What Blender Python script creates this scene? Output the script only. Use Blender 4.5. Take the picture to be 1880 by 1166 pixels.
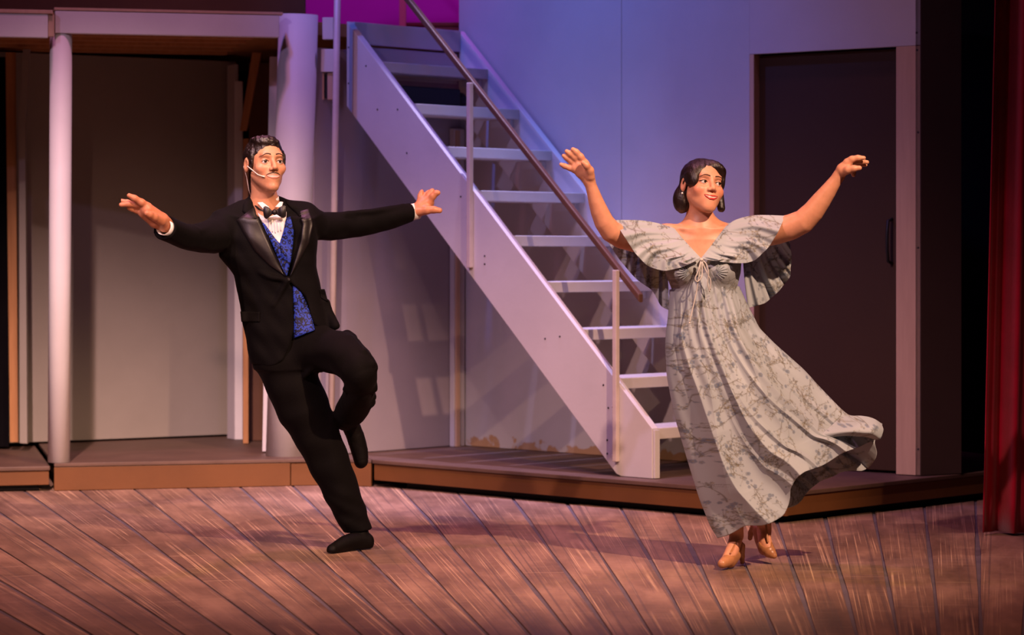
import bpy, bmesh, math, random
import numpy as np
from mathutils import Vector, Matrix

SC = bpy.context.scene
COL = SC.collection
for _o in list(bpy.data.objects):
    bpy.data.objects.remove(_o, do_unlink=True)

# ------------------------------------------------------------------ camera
F = 4800.0            # focal length in pixels of the 1880 wide frame
HZ = 465.0            # horizon row
HC = 1.24             # lens height above the stage floor
cam_d = bpy.data.cameras.new('camera')
cam = bpy.data.objects.new('camera', cam_d); COL.objects.link(cam)
cam.location = (0, 0, HC); cam.rotation_euler = (math.pi/2, 0, 0)
cam_d.sensor_width = 36.0
cam_d.lens = F*36.0/1880.0
cam_d.shift_y = -(583.0-HZ)/1880.0
cam_d.clip_end = 200
cam_d.dof.use_dof = True
cam_d.dof.focus_distance = 10.55
cam_d.dof.aperture_fstop = 3.2
SC.camera = cam
SC.view_settings.view_transform = 'Standard'
SC.view_settings.look = 'None'
SC.view_settings.gamma = 1
SC.view_settings.use_curve_mapping = False
SC.view_settings.exposure = 0.1

# ------------------------------------------------------------------ light
wd = bpy.data.worlds.new('world'); SC.world = wd; wd.use_nodes = True
wd.node_tree.nodes['Background'].inputs[0].default_value = (0.5, 0.32, 0.36, 1)
wd.node_tree.nodes['Background'].inputs[1].default_value = 0.005

def spot(name, loc, target, col, power, angle=40, blend=0.6, size=0.12):
    d = bpy.data.lights.new(name, 'SPOT'); d.energy = power; d.color = col
    d.spot_size = math.radians(angle); d.spot_blend = blend; d.shadow_soft_size = size
    o = bpy.data.objects.new(name, d); COL.objects.link(o); o.location = loc
    o.rotation_euler = (Vector(target)-Vector(loc)).to_track_quat('-Z', 'Y').to_euler()
    return o
# front of house keys, steep, on the dancers
spot('spotlight_amber_key', (4.6, 3.2, 7.4), (0.0, 10.8, 0.7), (1.0, 0.60, 0.40), 6600, 25, 0.8, 0.10)
spot('spotlight_rose_key', (-4.8, 3.0, 7.4), (-0.3, 10.8, 0.7), (1.0, 0.58, 0.52), 2800, 26, 0.8, 0.10)
# shallow front wash that reaches the set, from both sides
spot('spotlight_amber_front', (-1.0, -1.0, 3.2), (-2.0, 13.6, 0.25), (1.0, 0.54, 0.42), 1700, 15, 1.0, 0.10)
spot('spotlight_rose_set', (-1.6, 4.4, 8.2), (-1.95, 13.7, 0.2), (1.0, 0.64, 0.62), 9500, 19, 1.0, 0.10)
spot('spotlight_lavender_front', (-6.4, 2.5, 7.6), (0.0, 13.4, 1.4), (0.62, 0.44, 0.95), 1050, 30, 0.8, 0.10)
# overhead, upstage wash and downstage wash
spot('spotlight_purple_top', (-1.8, 11.9, 7.0), (-1.5, 11.8, 0.0), (1.0, 0.34, 0.66), 620, 70, 0.9, 0.25)
spot('spotlight_purple_top_b', (0.9, 11.4, 7.2), (0.9, 11.3, 0.0), (0.95, 0.36, 0.66), 330, 60, 0.9, 0.25)
spot('spotlight_amber_top', (-0.9, 8.7, 7.5), (-0.7, 9.2, 0.0), (1.0, 0.44, 0.14), 640, 58, 0.9, 0.3)
spot('spotlight_lavender_stair', (0.20, 12.85, 7.4), (-0.10, 13.25, 1.6), (0.62, 0.54, 1.0), 2600, 24, 0.9, 0.05)
spot('spotlight_blue_top', (0.62, 13.5, 7.2), (0.25, 13.95, 2.0), (0.10, 0.28, 1.0), 1100, 15, 0.9, 0.04)
# blue on the stair wall and stairs
spot('spotlight_blue_stair', (-1.9, 12.6, 5.6), (0.15, 14.0, 2.5), (0.09, 0.17, 1.0), 500, 50, 0.9, 0.08)
# magenta on the upper wall
spot('spotlight_magenta_upper', (-0.6, 14.9, 4.2), (-0.6, 16.6, 2.9), (0.85, 0.1, 1.0), 70, 150, 0.4, 0.1)

# ------------------------------------------------------------------ helpers
def P(u, v, D):
    return Vector(((u-940.0)/F*D, D, HC-(v-HZ)/F*D))
def V3(*a): return Vector(a)

def mesh_obj(name, verts, faces, mat=None, parent=None, smooth=False, bevel=0.0, seg=2):
    me = bpy.data.meshes.new(name)
    me.from_pydata([tuple(v) for v in verts], [], [tuple(f) for f in faces])
    if bevel > 0:
        bm = bmesh.new(); bm.from_mesh(me)
        bmesh.ops.recalc_face_normals(bm, faces=bm.faces)
        bmesh.ops.bevel(bm, geom=list(bm.edges), offset=bevel, segments=seg, profile=0.6, affect='EDGES', clamp_overlap=True)
        bm.to_mesh(me); bm.free()
    else:
        bm = bmesh.new(); bm.from_mesh(me); bmesh.ops.recalc_face_normals(bm, faces=bm.faces); bm.to_mesh(me); bm.free()
    if smooth:
        me.polygons.foreach_set('use_smooth', [True]*len(me.polygons))
    o = bpy.data.objects.new(name, me); COL.objects.link(o)
    if mat: me.materials.append(mat)
    if parent is not None: o.parent = parent
    me.update()
    return o

def prism(name, base, ext, mat, parent=None, bevel=0.004, smooth=False):
    """polygon BASE (list of Vector) swept along EXT"""
    n = len(base); ext = Vector(ext)
    vs = [Vector(b) for b in base]+[Vector(b)+ext for b in base]
    fs = [tuple(range(n))[::-1], tuple(range(n, 2*n))]
    fs += [(i, (i+1) % n, n+(i+1) % n, n+i) for i in range(n)]
    return mesh_obj(name, vs, fs, mat, parent, smooth, bevel)

def obox(name, o, ax, ay, az, mat, parent=None, bevel=0.004):
    """box with corner O and edge vectors"""
    o, ax, ay, az = map(Vector, (o, ax, ay, az))
    return prism(name, [o, o+ax, o+ax+ay, o+ay], az, mat, parent, bevel)

def tube(name, pts, rad, mat, parent=None, n=12, caps=True, squash=None):
    pts = [Vector(p) for p in pts]; m = len(pts)
    rads = rad if hasattr(rad, '__len__') else [rad]*m
    vs, fs = [], []
    t0 = (pts[1]-pts[0]).normalized()
    up = Vector((0, 0, 1)) if abs(t0.z) < 0.9 else Vector((0, 1, 0))
    nx = t0.cross(up).normalized()
    for i, p in enumerate(pts):
        a = pts[max(i-1, 0)]; b = pts[min(i+1, m-1)]
        t = (b-a).normalized()
        nx = (nx-t*nx.dot(t)).normalized(); ny = t.cross(nx)
        for k in range(n):
            an = 2*math.pi*k/n
            vs.append(p+nx*(math.cos(an)*rads[i])+ny*(math.sin(an)*rads[i]*(squash or 1)))
    for i in range(m-1):
        for k in range(n):
            fs.append((i*n+k, i*n+(k+1) % n, (i+1)*n+(k+1) % n, (i+1)*n+k))
    if caps:
        fs.append(tuple(range(n))[::-1]); fs.append(tuple(range((m-1)*n, m*n)))
    o = mesh_obj(name, vs, fs, mat, parent, False)
    for pl in o.data.polygons: pl.use_smooth = len(pl.vertices) == 4
    return o

def tag(o, label, cat, group=None, kind=None):
    if label: o['label'] = label
    if cat: o['category'] = cat
    if group: o['group'] = group
    if kind: o['kind'] = kind
    return o
def struct(o, label=None):
    o['kind'] = 'structure'
    if label: o['label'] = label
    return o
def empty(name, loc=(0, 0, 0)):
    o = bpy.data.objects.new(name, None); COL.objects.link(o); o.location = loc
    o.empty_display_size = 0.1
    return o
def adopt(root):
    """children were modelled in world space: keep them there under the moved root"""
    bpy.context.view_layer.update()
    inv = Matrix.Translation(root.location).inverted()
    for c in root.children:
        c.matrix_parent_inverse = inv

# ------------------------------------------------------------------ materials
def nodes_of(name):
    m = bpy.data.materials.new(name); m.use_nodes = True
    nt = m.node_tree; b = nt.nodes['Principled BSDF']
    return m, nt, b
def N(nt, typ, **kw):
    n = nt.nodes.new(typ)
    for k, v in kw.items():
        if k.startswith('i_'):
            key = k[2:].replace('_', ' ')
            n.inputs[key].default_value = v
        else: setattr(n, k, v)
    return n
def L(nt, a, b): nt.links.new(a, b)
def ramp(nt, stops, interp='LINEAR'):
    r = nt.nodes.new('ShaderNodeValToRGB'); cr = r.color_ramp; cr.interpolation = interp
    while len(cr.elements) < len(stops): cr.elements.new(0.5)
    for e, (p, c) in zip(cr.elements, stops):
        e.position = p; e.color = c if len(c) == 4 else (*c, 1)
    return r
def mixc(nt, fac, a, b, blend='MIX'):
    m = nt.nodes.new('ShaderNodeMix'); m.data_type = 'RGBA'; m.blend_type = blend
    for sock, val in ((m.inputs[0], fac), (m.inputs[6], a), (m.inputs[7], b)):
        if hasattr(val, 'is_linked') or hasattr(val, 'links'): L(nt, val, sock)
        elif isinstance(val, (int, float)): sock.default_value = val
        else: sock.default_value = (*val, 1) if len(val) == 3 else val
    return m.outputs[2]

def paint(name, col, col2=None, scale=6.0, rough=0.6, bump=0.15, stretch=(1, 1, 1), spec=0.3, amount=0.5, metal=0.0, sheen=0.0, fine=60.0):
    """painted or plain surface: two tones mixed by cloudy noise, fine relief"""
    m, nt, b = nodes_of(name)
    tc = N(nt, 'ShaderNodeTexCoord'); mp = N(nt, 'ShaderNodeMapping'); mp.inputs['Scale'].default_value = stretch
    L(nt, tc.outputs['Object'], mp.inputs[0])
    n1 = N(nt, 'ShaderNodeTexNoise', i_Scale=scale, i_Detail=6.0, i_Roughness=0.6)
    L(nt, mp.outputs[0], n1.inputs['Vector'])
    col2 = col2 or tuple(c*0.8 for c in col)
    r = ramp(nt, [(0.5-amount*0.5, col2), (0.5+amount*0.5, col)])
    L(nt, n1.outputs[0], r.inputs[0]); L(nt, r.outputs[0], b.inputs['Base Color'])
    n2 = N(nt, 'ShaderNodeTexNoise', i_Scale=fine, i_Detail=4.0)
    L(nt, mp.outputs[0], n2.inputs['Vector'])
    bp = N(nt, 'ShaderNodeBump', i_Strength=bump, i_Distance=0.004)
    L(nt, n2.outputs[0], bp.inputs['Height']); L(nt, bp.outputs[0], b.inputs['Normal'])
    b.inputs['Roughness'].default_value = rough
    b.inputs['Specular IOR Level'].default_value = spec
    b.inputs['Metallic'].default_value = metal
    if sheen: b.inputs['Sheen Weight'].default_value = sheen
    return m

M = {}
M['white'] = paint('white_scenic_paint', (0.62, 0.59, 0.58), (0.54, 0.51, 0.50), 2.5, 0.55, 0.1)
M['wall'] = paint('pale_wall_paint', (0.48, 0.44, 0.45), (0.42, 0.385, 0.395), 1.6, 0.7, 0.12, fine=90)
M['cream'] = paint('cream_flat_paint', (0.29, 0.255, 0.215), (0.245, 0.215, 0.18), 1.8, 0.7, 0.12)
M['lilac'] = paint('grey_lilac_wall_paint', (0.30, 0.255, 0.28), (0.25, 0.21, 0.235), 1.6, 0.7, 0.12, fine=90)
M['gloss'] = paint('white_gloss_stair_paint', (0.56, 0.52, 0.50), (0.49, 0.455, 0.44), 3.0, 0.38, 0.08, spec=0.5)
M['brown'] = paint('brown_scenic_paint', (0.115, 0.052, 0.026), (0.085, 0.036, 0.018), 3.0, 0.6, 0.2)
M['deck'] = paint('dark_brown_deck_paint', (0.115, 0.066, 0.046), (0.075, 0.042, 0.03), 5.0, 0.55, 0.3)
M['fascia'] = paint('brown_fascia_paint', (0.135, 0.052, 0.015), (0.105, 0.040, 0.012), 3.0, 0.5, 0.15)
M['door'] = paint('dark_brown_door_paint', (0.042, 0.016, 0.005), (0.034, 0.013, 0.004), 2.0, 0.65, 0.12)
M['brownside'] = paint('chocolate_return_paint', (0.060, 0.032, 0.026), (0.048, 0.026, 0.020), 2.0, 0.65, 0.12)
M['jamb'] = paint('tan_bare_plywood', (0.50, 0.33, 0.22), (0.42, 0.27, 0.18), 4.0, 0.65, 0.15, stretch=(8, 8, 0.7))
M['wood'] = paint('raw_pine', (0.46, 0.22, 0.085), (0.32, 0.14, 0.05), 5.0, 0.6, 0.2, stretch=(6, 6, 0.6))
M['black'] = paint('black_drape_cloth', (0.006, 0.005, 0.006), (0.004, 0.003, 0.004), 3.0, 0.95, 0.1, spec=0.05)
M['blackmetal'] = paint('black_powder_coat', (0.010, 0.010, 0.012), None, 4.0, 0.5, 0.1)
M['rail'] = paint('brown_enamel_rail', (0.115, 0.052, 0.035), (0.085, 0.04, 0.028), 8.0, 0.4, 0.08, spec=0.5)
M['postpaint'] = paint('white_post_enamel', (0.56, 0.47, 0.43), (0.47, 0.38, 0.34), 10.0, 0.45, 0.1, spec=0.5)
M['curtain'] = paint('red_velour', (0.34, 0.002, 0.020), (0.24, 0.001, 0.012), 6.0, 0.85, 0.25, spec=0.08, sheen=0.25)
M['magenta_light_wall'] = paint('upper_wall_magenta_light_tint', (0.46, 0.03, 0.44), (0.42, 0.025, 0.40), 2.0, 0.8, 0.05)  # magenta of the stage light is put into the wall's base colour
M['screw'] = paint('dark_screw_head', (0.06, 0.05, 0.05), None, 10.0, 0.4, 0.0, metal=0.6)
M['slate'] = paint('slate_joint_paint', (0.13, 0.105, 0.12), (0.09, 0.075, 0.09), 8.0, 0.6, 0.2)

def base_worn(name, col, worn):
    """cream paint rubbed off to bare ply along the bottom edge (by height of the flat itself)"""
    m = paint(name, col, tuple(c*0.86 for c in col), 1.8, 0.7, 0.12)
    nt = m.node_tree; b = nt.nodes['Principled BSDF']
    src = b.inputs['Base Color'].links[0].from_socket
    g = N(nt, 'ShaderNodeNewGeometry'); sp = N(nt, 'ShaderNodeSeparateXYZ'); L(nt, g.outputs['Position'], sp.inputs[0])
    nz = N(nt, 'ShaderNodeTexNoise', i_Scale=9.0, i_Detail=5.0); L(nt, g.outputs['Position'], nz.inputs['Vector'])
    ma = N(nt, 'ShaderNodeMath', operation='MULTIPLY_ADD'); L(nt, nz.outputs[0], ma.inputs[0]); ma.inputs[1].default_value = -0.32
    L(nt, sp.outputs[2], ma.inputs[2])
    r = ramp(nt, [(0.004, (1, 1, 1)), (0.020, (0, 0, 0))]); L(nt, ma.outputs[0], r.inputs[0])
    out = mixc(nt, r.outputs[0], src, worn)
    L(nt, out, b.inputs['Base Color'])
    return m
M['wornwall'] = base_worn('worn_wall_paint', (0.46, 0.43, 0.43), (0.36, 0.22, 0.12))

def plank_material():
    m, nt, b = nodes_of('painted_plank')
    tc = N(nt, 'ShaderNodeTexCoord'); oi = N(nt, 'ShaderNodeObjectInfo')
    cb = N(nt, 'ShaderNodeCombineXYZ')
    m1 = N(nt, 'ShaderNodeMath', operation='MULTIPLY'); L(nt, oi.outputs['Random'], m1.inputs[0]); m1.inputs[1].default_value = 37.0
    L(nt, m1.outputs[0], cb.inputs[0]); L(nt, m1.outputs[0], cb.inputs[1])
    ad = N(nt, 'ShaderNodeVectorMath', operation='ADD'); L(nt, tc.outputs['Object'], ad.inputs[0]); L(nt, cb.outputs[0], ad.inputs[1])
    def layer(scale, detail, rough, lo_, hi_, amt=1.0, warp=0.0):
        mp = N(nt, 'ShaderNodeMapping'); mp.inputs['Scale'].default_value = scale; L(nt, ad.outputs[0], mp.inputs[0])
        n_ = N(nt, 'ShaderNodeTexNoise', i_Scale=1.0, i_Detail=detail, i_Roughness=rough, i_Distortion=warp); L(nt, mp.outputs[0], n_.inputs['Vector'])
        r_ = ramp(nt, [(lo_, (0, 0, 0)), (hi_, (amt, amt, amt))]); L(nt, n_.outputs[0], r_.inputs[0])
        return r_.outputs[0], n_.outputs[0]
    def mul(p, q):
        x = N(nt, 'ShaderNodeMath', operation='MULTIPLY'); L(nt, p, x.inputs[0]); L(nt, q, x.inputs[1]); return x.outputs[0]
    # broad tone, then dry-brushed patches across the boards
    _, n0 = layer((5, 1.3, 1), 6.0, 0.6, 0.3, 0.7)
    r1 = ramp(nt, [(0.32, (0.115, 0.064, 0.044)), (0.52, (0.215, 0.124, 0.085)), (0.70, (0.34, 0.205, 0.14))]); L(nt, n0, r1.inputs[0])
    tone = N(nt, 'ShaderNodeMath', operation='MULTIPLY_ADD'); L(nt, oi.outputs['Random'], tone.inputs[0]); tone.inputs[1].default_value = 0.30; tone.inputs[2].default_value = 0.85
    tc2 = N(nt, 'ShaderNodeCombineXYZ')
    for q in range(3): L(nt, tone.outputs[0], tc2.inputs[q])
    c0 = mixc(nt, 1.0, r1.outputs[0], tc2.outputs[0], 'MULTIPLY')
    # long combed grain lines, pale, thin, wandering along the board
    g1, _ = layer((135, 0.30, 1), 2.5, 0.6, 0.555, 0.62, 0.75, 0.25)
    g2, _ = layer((9, 1.0, 1), 3.0, 0.6, 0.44, 0.60, 1.0)
    c1 = mixc(nt, mul(g1, g2), c0, (0.58, 0.38, 0.235))
    # dark combed lines
    g3, _ = layer((70, 0.25, 1), 2.0, 0.55, 0.57, 0.64, 0.6, 0.3)
    c2 = mixc(nt, g3, c1, (0.095, 0.062, 0.055))
    # cross scuffs
    g4, _ = layer((1.8, 26, 1), 7.0, 0.7, 0.57, 0.70, 0.6)
    c3 = mixc(nt, g4, c2, (0.40, 0.265, 0.185))
    L(nt, c3, b.inputs['Base Color'])
    b.inputs['Roughness'].default_value = 0.5; b.inputs['Specular IOR Level'].default_value = 0.35
    bp = N(nt, 'ShaderNodeBump', i_Strength=0.15, i_Distance=0.002); L(nt, n0, bp.inputs['Height']); L(nt, bp.outputs[0], b.inputs['Normal'])
    return m
M['plank'] = plank_material()

# ------------------------------------------------------------------ stage floor
random.seed(4)
floor = struct(obox('floor', (-7, 4.2, -0.10), (15, 0, 0), (0, 15.3, 0), (0, 0, 0.095), M['slate'], None, 0.0), 'dark stage floor painted as wooden planks')
fan = Vector((0.66, 3.5, 0))
STEP = math.radians(1.52)
def plank_mesh(k, r0, r1, gap, seed):
    """one tapering board of the fan: its sides wander a little"""
    rnd = random.Random(seed); n = 9; vs = []; h = STEP/2
    ph = rnd.random()*6
    for i in range(n):
        r = r0+(r1-r0)*i/(n-1)
        for s in (-1, 1):
            wob = 0.004*math.sin(r*2.1+ph+s)+0.003*rnd.uniform(-1, 1)
            vs.append((s*(r*math.tan(h)-gap/2)+wob, r, 0.0))
    fs = [(2*i, 2*i+1, 2*i+3, 2*i+2) for i in range(n-1)]
    me = bpy.data.meshes.new('plank')
    bm = bmesh.new(); bv = [bm.verts.new(v) for v in vs]
    bf = [bm.faces.new([bv[j] for j in f]) for f in fs]
    ex = bmesh.ops.extrude_face_region(bm, geom=bf)
    bmesh.ops.translate(bm, vec=(0, 0, -0.005), verts=[g for g in ex['geom'] if isinstance(g, bmesh.types.BMVert)])
    bmesh.ops.recalc_face_normals(bm, faces=bm.faces)
    bm.to_mesh(me); bm.free(); me.materials.append(M['plank'])
    return me
PM = [plank_mesh(k, 2.2, 12.6, 0.015, 10+k) for k in range(6)]
k = 0
ang = -33.5
while ang < 24:
    o = bpy.data.objects.new('plank', PM[k % 6]); COL.objects.link(o)
    o.location = fan; o.rotation_euler = (0, 0, -math.radians(ang)); o.parent = floor
    ang += math.degrees(STEP); k += 1

# ------------------------------------------------------------------ plan of the set
ZT = 0.145                              # top of the low platforms
ZD = 2.505                              # top of the upper deck
E = Vector((1.245, 11.95, 0))           # front corner of the main platform
AN = math.radians(44)
dv = Vector((math.cos(AN), -math.sin(AN), 0))     # down the stairs
wv = Vector((math.sin(AN), math.cos(AN), 0))      # across the stairs, towards the wall
def S(t, w, z): return E+dv*t+wv*w+Vector((0, 0, z))
A = Vector((-2.385, 13.62, 0)); B = Vector((-1.12, 13.92, 0)); C = S(-2.76, 0, 0)
UP = Vector((0, 0, 1))
WW = 1.045                              # wall plane beside the stairs

# platforms
pm = empty('stage_platform', E+wv*0.5); tag(pm, 'brown angled platform under the white stairs', 'platform')
ab = (B-A).normalized(); abn = Vector((-ab.y, ab.x, 0))   # along the alcove front, into depth
top_poly = [C, E, S(0, 2.3, 0), S(-3.0, 3.6, 0), C+abn*2.6]
prism('deck_board', [p+UP*(ZT-0.02) for p in top_poly], (0, 0, 0.02), M['deck'], pm, 0.004)
IN = 0.07
for a, b_, nrm in ((C, E, -wv), (E, S(0, 2.3, 0), dv)):
    off = -nrm*0.012
    obox('fascia_board', a+off+UP*0.036, b_-a, -nrm*0.02, UP*(ZT-0.02-0.036-0.001), M['fascia'], pm, 0.003)
obox('recessed_base', S(-2.6, 0.10, 0.0), dv*2.5, wv*2.0, UP*0.12, M['blackmetal'], pm, 0.0)
adopt(pm)
pa = empty('stage_platform', (A+B)/2); tag(pa, 'brown platform under the alcove between the two white columns', 'platform')
B2 = B+ab*0.12
prism('deck_board', [p+UP*(ZT-0.018) for p in (A, B2, C-ab*0.006, C-ab*0.006+abn*2.6, A+abn*2.6)], (0, 0, 0.018), M['deck'], pa, 0.003)
obox('fascia_board', A+abn*0.006+UP*0.002, ab*((B-A).length-0.06), abn*0.02, UP*(ZT-0.022), M['fascia'], pa, 0.003)
obox('fascia_board', A+ab*((B-A).length-0.055)+abn*0.012+UP*0.002, ab*0.17, abn*0.02, UP*(ZT-0.022), M['fascia'], pa, 0.003)
bc = C-ab*0.01-B2; bcn = Vector((-bc.y, bc.x, 0)).normalized()
obox('fascia_board', B2+bcn*0.004+UP*0.002, bc, bcn*0.02, UP*(ZT-0.022), M['fascia'], pa, 0.003)
adopt(pa)
A2 = A-ab*0.022
pl = empty('stage_platform', A2-ab*0.4); tag(pl, 'low brown platform end at the left edge beside the thin column', 'platform')
obox('deck_board', A2-ab*1.3-abn*0.012+UP*(ZT-0.035), ab*1.3, abn*2.2, UP*0.022, M['deck'], pl, 0.005)
obox('fascia_board', A2-ab*1.3+UP*0.034, ab*1.295, abn*0.02, UP*(ZT-0.035-0.035), M['fascia'], pl, 0.003)
obox('recessed_base', A2-ab*1.3+abn*0.12, ab*1.25, abn*1.9, UP*0.105, M['blackmetal'], pl, 0.0)
adopt(pl)

# ------------------------------------------------------------------ walls
TH = 0.03
def seg_u(u, w, base=None):
    """t on the wall plane w where the image column u meets it"""
    o = S(0, w, 0); r = (u-940)/F
    return -(o.x-r*o.y)/(dv.x-r*dv.y)
t_end = seg_u(1376, WW); t_seam = seg_u(1141, WW); T0 = -3.14
wr = empty('wall_right', S(-2, WW, ZT)); struct(wr, 'tall pale stair wall')
for (a, b_) in ((T0-0.02, t_seam-0.0015), (t_seam+0.0015, t_end)):
    obox('wall_panel', S(a, WW, ZT+0.002), dv*(b_-a), wv*TH, UP*3.2, M['wornwall'], wr, 0.002)
adopt(wr)
# return wall, at right angles, left of the stairs
wc = struct(obox('wall_return', S(T0, -0.075, ZT+0.004), wv*(WW+0.072), -dv*TH, UP*2.2, M['lilac'], None, 0.002), 'grey lilac return wall left of the stairs')
# corner stud
st = empty('corner_stud', S(T0+0.05, 0.95, ZT)); tag(st, 'pale upright timber in the corner behind the stairs', 'timber')
obox('stud_face', S(T0+0.006, 0.945, ZT+0.001), dv*0.035, wv*0.085, UP*1.8, M['wall'], st, 0.003)
obox('stud_edge', S(T0+0.041, 0.953, ZT+0.001), dv*0.012, wv*0.03, UP*1.79, M['jamb'], st, 0.002)
adopt(st)

# door panel at the right
q0 = S(t_end, WW, 0)
DA = math.radians(37); dd = Vector((math.cos(DA), -math.sin(DA), 0)); dn = Vector((math.sin(DA), math.cos(DA), 0))
def on_u(o, dr, u):
    r = (u-940)/F; return -(o.x-r*o.y)/(dr.x-r*dr.y)
s1 = on_u(q0, dd, 1384); s2 = on_u(q0, dd, 1645); s3 = on_u(q0, dd, 1690)
ZL = 2.262
wdp = empty('wall_door', q0+dd*0.5+UP*ZT); struct(wdp, 'pale wall above and around the brown door')
obox('lintel_panel', q0+dn*0.0+UP*ZL, dd*s3, dn*0.03, UP*1.1, M['wall'], wdp, 0.002)
obox('jamb', q0+dd*s2+UP*(ZT+0.003), dd*(s3-s2), dn*0.09, UP*(ZL-ZT-0.004), M['jamb'], wdp, 0.003)
obox('jamb', q0+UP*(ZT+0.003), dd*s1, dn*0.09, UP*(ZL-ZT-0.004), M['jamb'], wdp, 0.003)
sd = (wv*0.86+dv*0.25).normalized()
c3 = q0+dd*s3
s4 = on_u(c3, sd, 1765)
obox('return_panel', c3+dd*0.001+UP*(ZT+0.003), sd*s4, -dd*0.03, UP*3.2, M['brownside'], wdp, 0.002)
for (u, v) in ((1683, 60), (1684, 92), (1686, 243), (1686, 455), (1686, 825)):
    sx = on_u(q0, dd, u); p = q0+dd*sx; z = HC-(v-HZ)/F*p.y
    tube('screw', [p-dn*0.0015+UP*z, p+dn*0.004+UP*z], 0.006, M['screw'], wdp, 8)
adopt(wdp)
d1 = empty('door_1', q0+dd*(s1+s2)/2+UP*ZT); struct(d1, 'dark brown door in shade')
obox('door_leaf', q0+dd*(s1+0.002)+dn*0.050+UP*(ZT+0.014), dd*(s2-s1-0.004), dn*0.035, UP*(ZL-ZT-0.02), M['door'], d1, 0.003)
sh = on_u(q0, dd, 1629)
hp = q0+dd*sh+dn*0.048
ho = tube('handle', [hp+UP*1.19+dn*0.0, hp+UP*1.20-dn*0.04, hp+UP*1.26-dn*0.05, hp+UP*1.34-dn*0.05, hp+UP*1.40-dn*0.04, hp+UP*1.41], 0.008, M['blackmetal'], d1, 10)
adopt(d1)

# alcove back wall, left of the picture
W0 = Vector((-2.95, 14.87, 0)); W1 = Vector((-1.655, 15.66, 0))
wdir = (W1-W0).normalized(); wn = Vector((-wdir.y, wdir.x, 0))
wa = struct(obox('wall_left', W0+UP*(ZT+0.012), W1-W0, wn*0.02, UP*(2.39-ZT-0.014), M['cream'], None, 0.002), 'large cream flat at the back of the alcove')
wb = struct(obox('wall_back', (-7, 19.2, 0), (15, 0, 0), (0, 0.05, 0), (0, 0, 6), M['black'], None, 0.0), 'black back wall')
# right return of the alcove
rp = empty('alcove_side_frame', W1+UP*ZT); tag(rp, 'narrow upright flat edge at the right end of the alcove', 'set flat')
pside = P(418, 803, 15.45); pside.z = 0
obox('side_panel', Vector((pside.x, 15.42, ZT+0.003)), (0.055, -0.10, 0), (0.02, 0.012, 0), (0, 0, 2.2), M['wall'], rp, 0.002)
obox('edge_batten', Vector((pside.x+0.056, 15.31, ZT+0.003)), (0.046, 0.008, 0), (0, 0.03, 0), (0, 0, 2.1), M['white'], rp, 0.002)
adopt(rp)
br = empty('alcove_brace', P(450, 810, 15.0)); tag(br, 'raw timber upright with diagonal brace right of the alcove', 'brace')
bx0 = P(446, 300, 15.0); bx1 = P(456, 300, 15.0)
obox('upright', (bx0.x, 15.0, ZT+0.003), (bx1.x-bx0.x, 0, 0), (0, 0.05, 0), (0, 0, 1.75), M['wood'], br, 0.003)
pA = P(440, 240, 14.96); pB = P(466, 76, 14.96); wdt = P(456, 240, 14.96)-pA
prism('diagonal_brace', [pA, P(453, 240, 14.96), P(480, 96, 14.96), P(463, 96, 14.96)], (0, 0.035, 0), M['wood'], br, 0.003)
adopt(br)
tag(obox('opening_shade_sheet', (P(452, 0, 15.1).x, 15.25, ZT+0.003), (0.24, -0.05, 0), (0, 0.02, 0), (0, 0, 2.2), M['brown'], None, 0.002), 'dark brown sheet standing in for the shade of the opening behind the wide column', 'set flat')  # dark sheet fills the open gap in place of its shade
# left frame of the alcove
lf = empty('alcove_brace', P(45, 815, 14.6)); tag(lf, 'white timber upright with bent brace left of the thin column', 'brace')
D_ = 14.62
pts = [(37, 812), (51, 812), (47, 240), (37, 232)]
prism('upright', [P(36, 814, D_), P(50, 815, D_), P(46, 232, D_), P(34, 232, D_)], (0, 0.05, 0), M['cream'], lf, 0.003)
prism('diagonal_brace', [P(34, 234, D_+0.002), P(46, 234, D_+0.002), P(54, 90, D_+0.002), P(42, 90, D_+0.002)], (0, 0.045, 0), M['cream'], lf, 0.003)
prism('side_board', [P(18, 812, D_+0.06), P(33, 812, D_+0.06), P(28, 96, D_+0.06), P(10, 96, D_+0.06)], (0, 0.02, 0), M['wood'], lf, 0.002)
adopt(lf)
tag(obox('black_masking_drape', (-4.3, 15.0, ZT+0.003), (1.46, -0.25, 0), (0, 0.02, 0), (0, 0, 2.2), M['black'], None, 0.0), 'black drape at the far left edge beyond the alcove', 'drape')

# ------------------------------------------------------------------ upper deck, beams, columns
ud = empty('upper_deck', (-1.6, 15, 2.4)); tag(ud, 'raw timber deck overhead, carried by the beams', 'deck')
dp = [A+abn*0.05-ab*1.2, A+abn*0.05, B+abn*0.05-ab*0.17, B+abn*0.33-ab*0.17, S(T0-0.03, -0.06, 0)+abn*0.1, S(T0-0.03, WW+0.02, 0), S(T0-0.8, WW+2.0, 0), Vector((-4.2, 17.2, 0))]
prism('deck_board', [p+UP*(ZD-0.075) for p in dp], (0, 0, 0.07), M['wood'], ud, 0.0)
for i in range(5):
    o0 = A+abn*(0.30+0.28*i)-ab*1.1+UP*(ZD-0.107)
    obox('joist', o0, ab*2.18, abn*0.04, UP*0.031, M['wood'], ud, 0.003)
obox('deck_edge', A+ab*0.0-abn*0.002+UP*(ZD+0.002), ab*((B-A).length-0.10), abn*0.06, UP*0.014, M['jamb'], ud, 0.002)
adopt(ud)
bL = (B-A).length
tag(obox('timber_beam', A+ab*0.005+UP*(ZD-0.118), ab*(bL-0.125), abn*0.045, UP*0.117, M['white'], None, 0.004), 'long white beam across the top of the alcove between the columns', 'beam')
b2 = empty('timber_beam', A-ab*0.5+UP*2.4); tag(b2, 'short white beam end at the upper left edge', 'beam')
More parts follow.
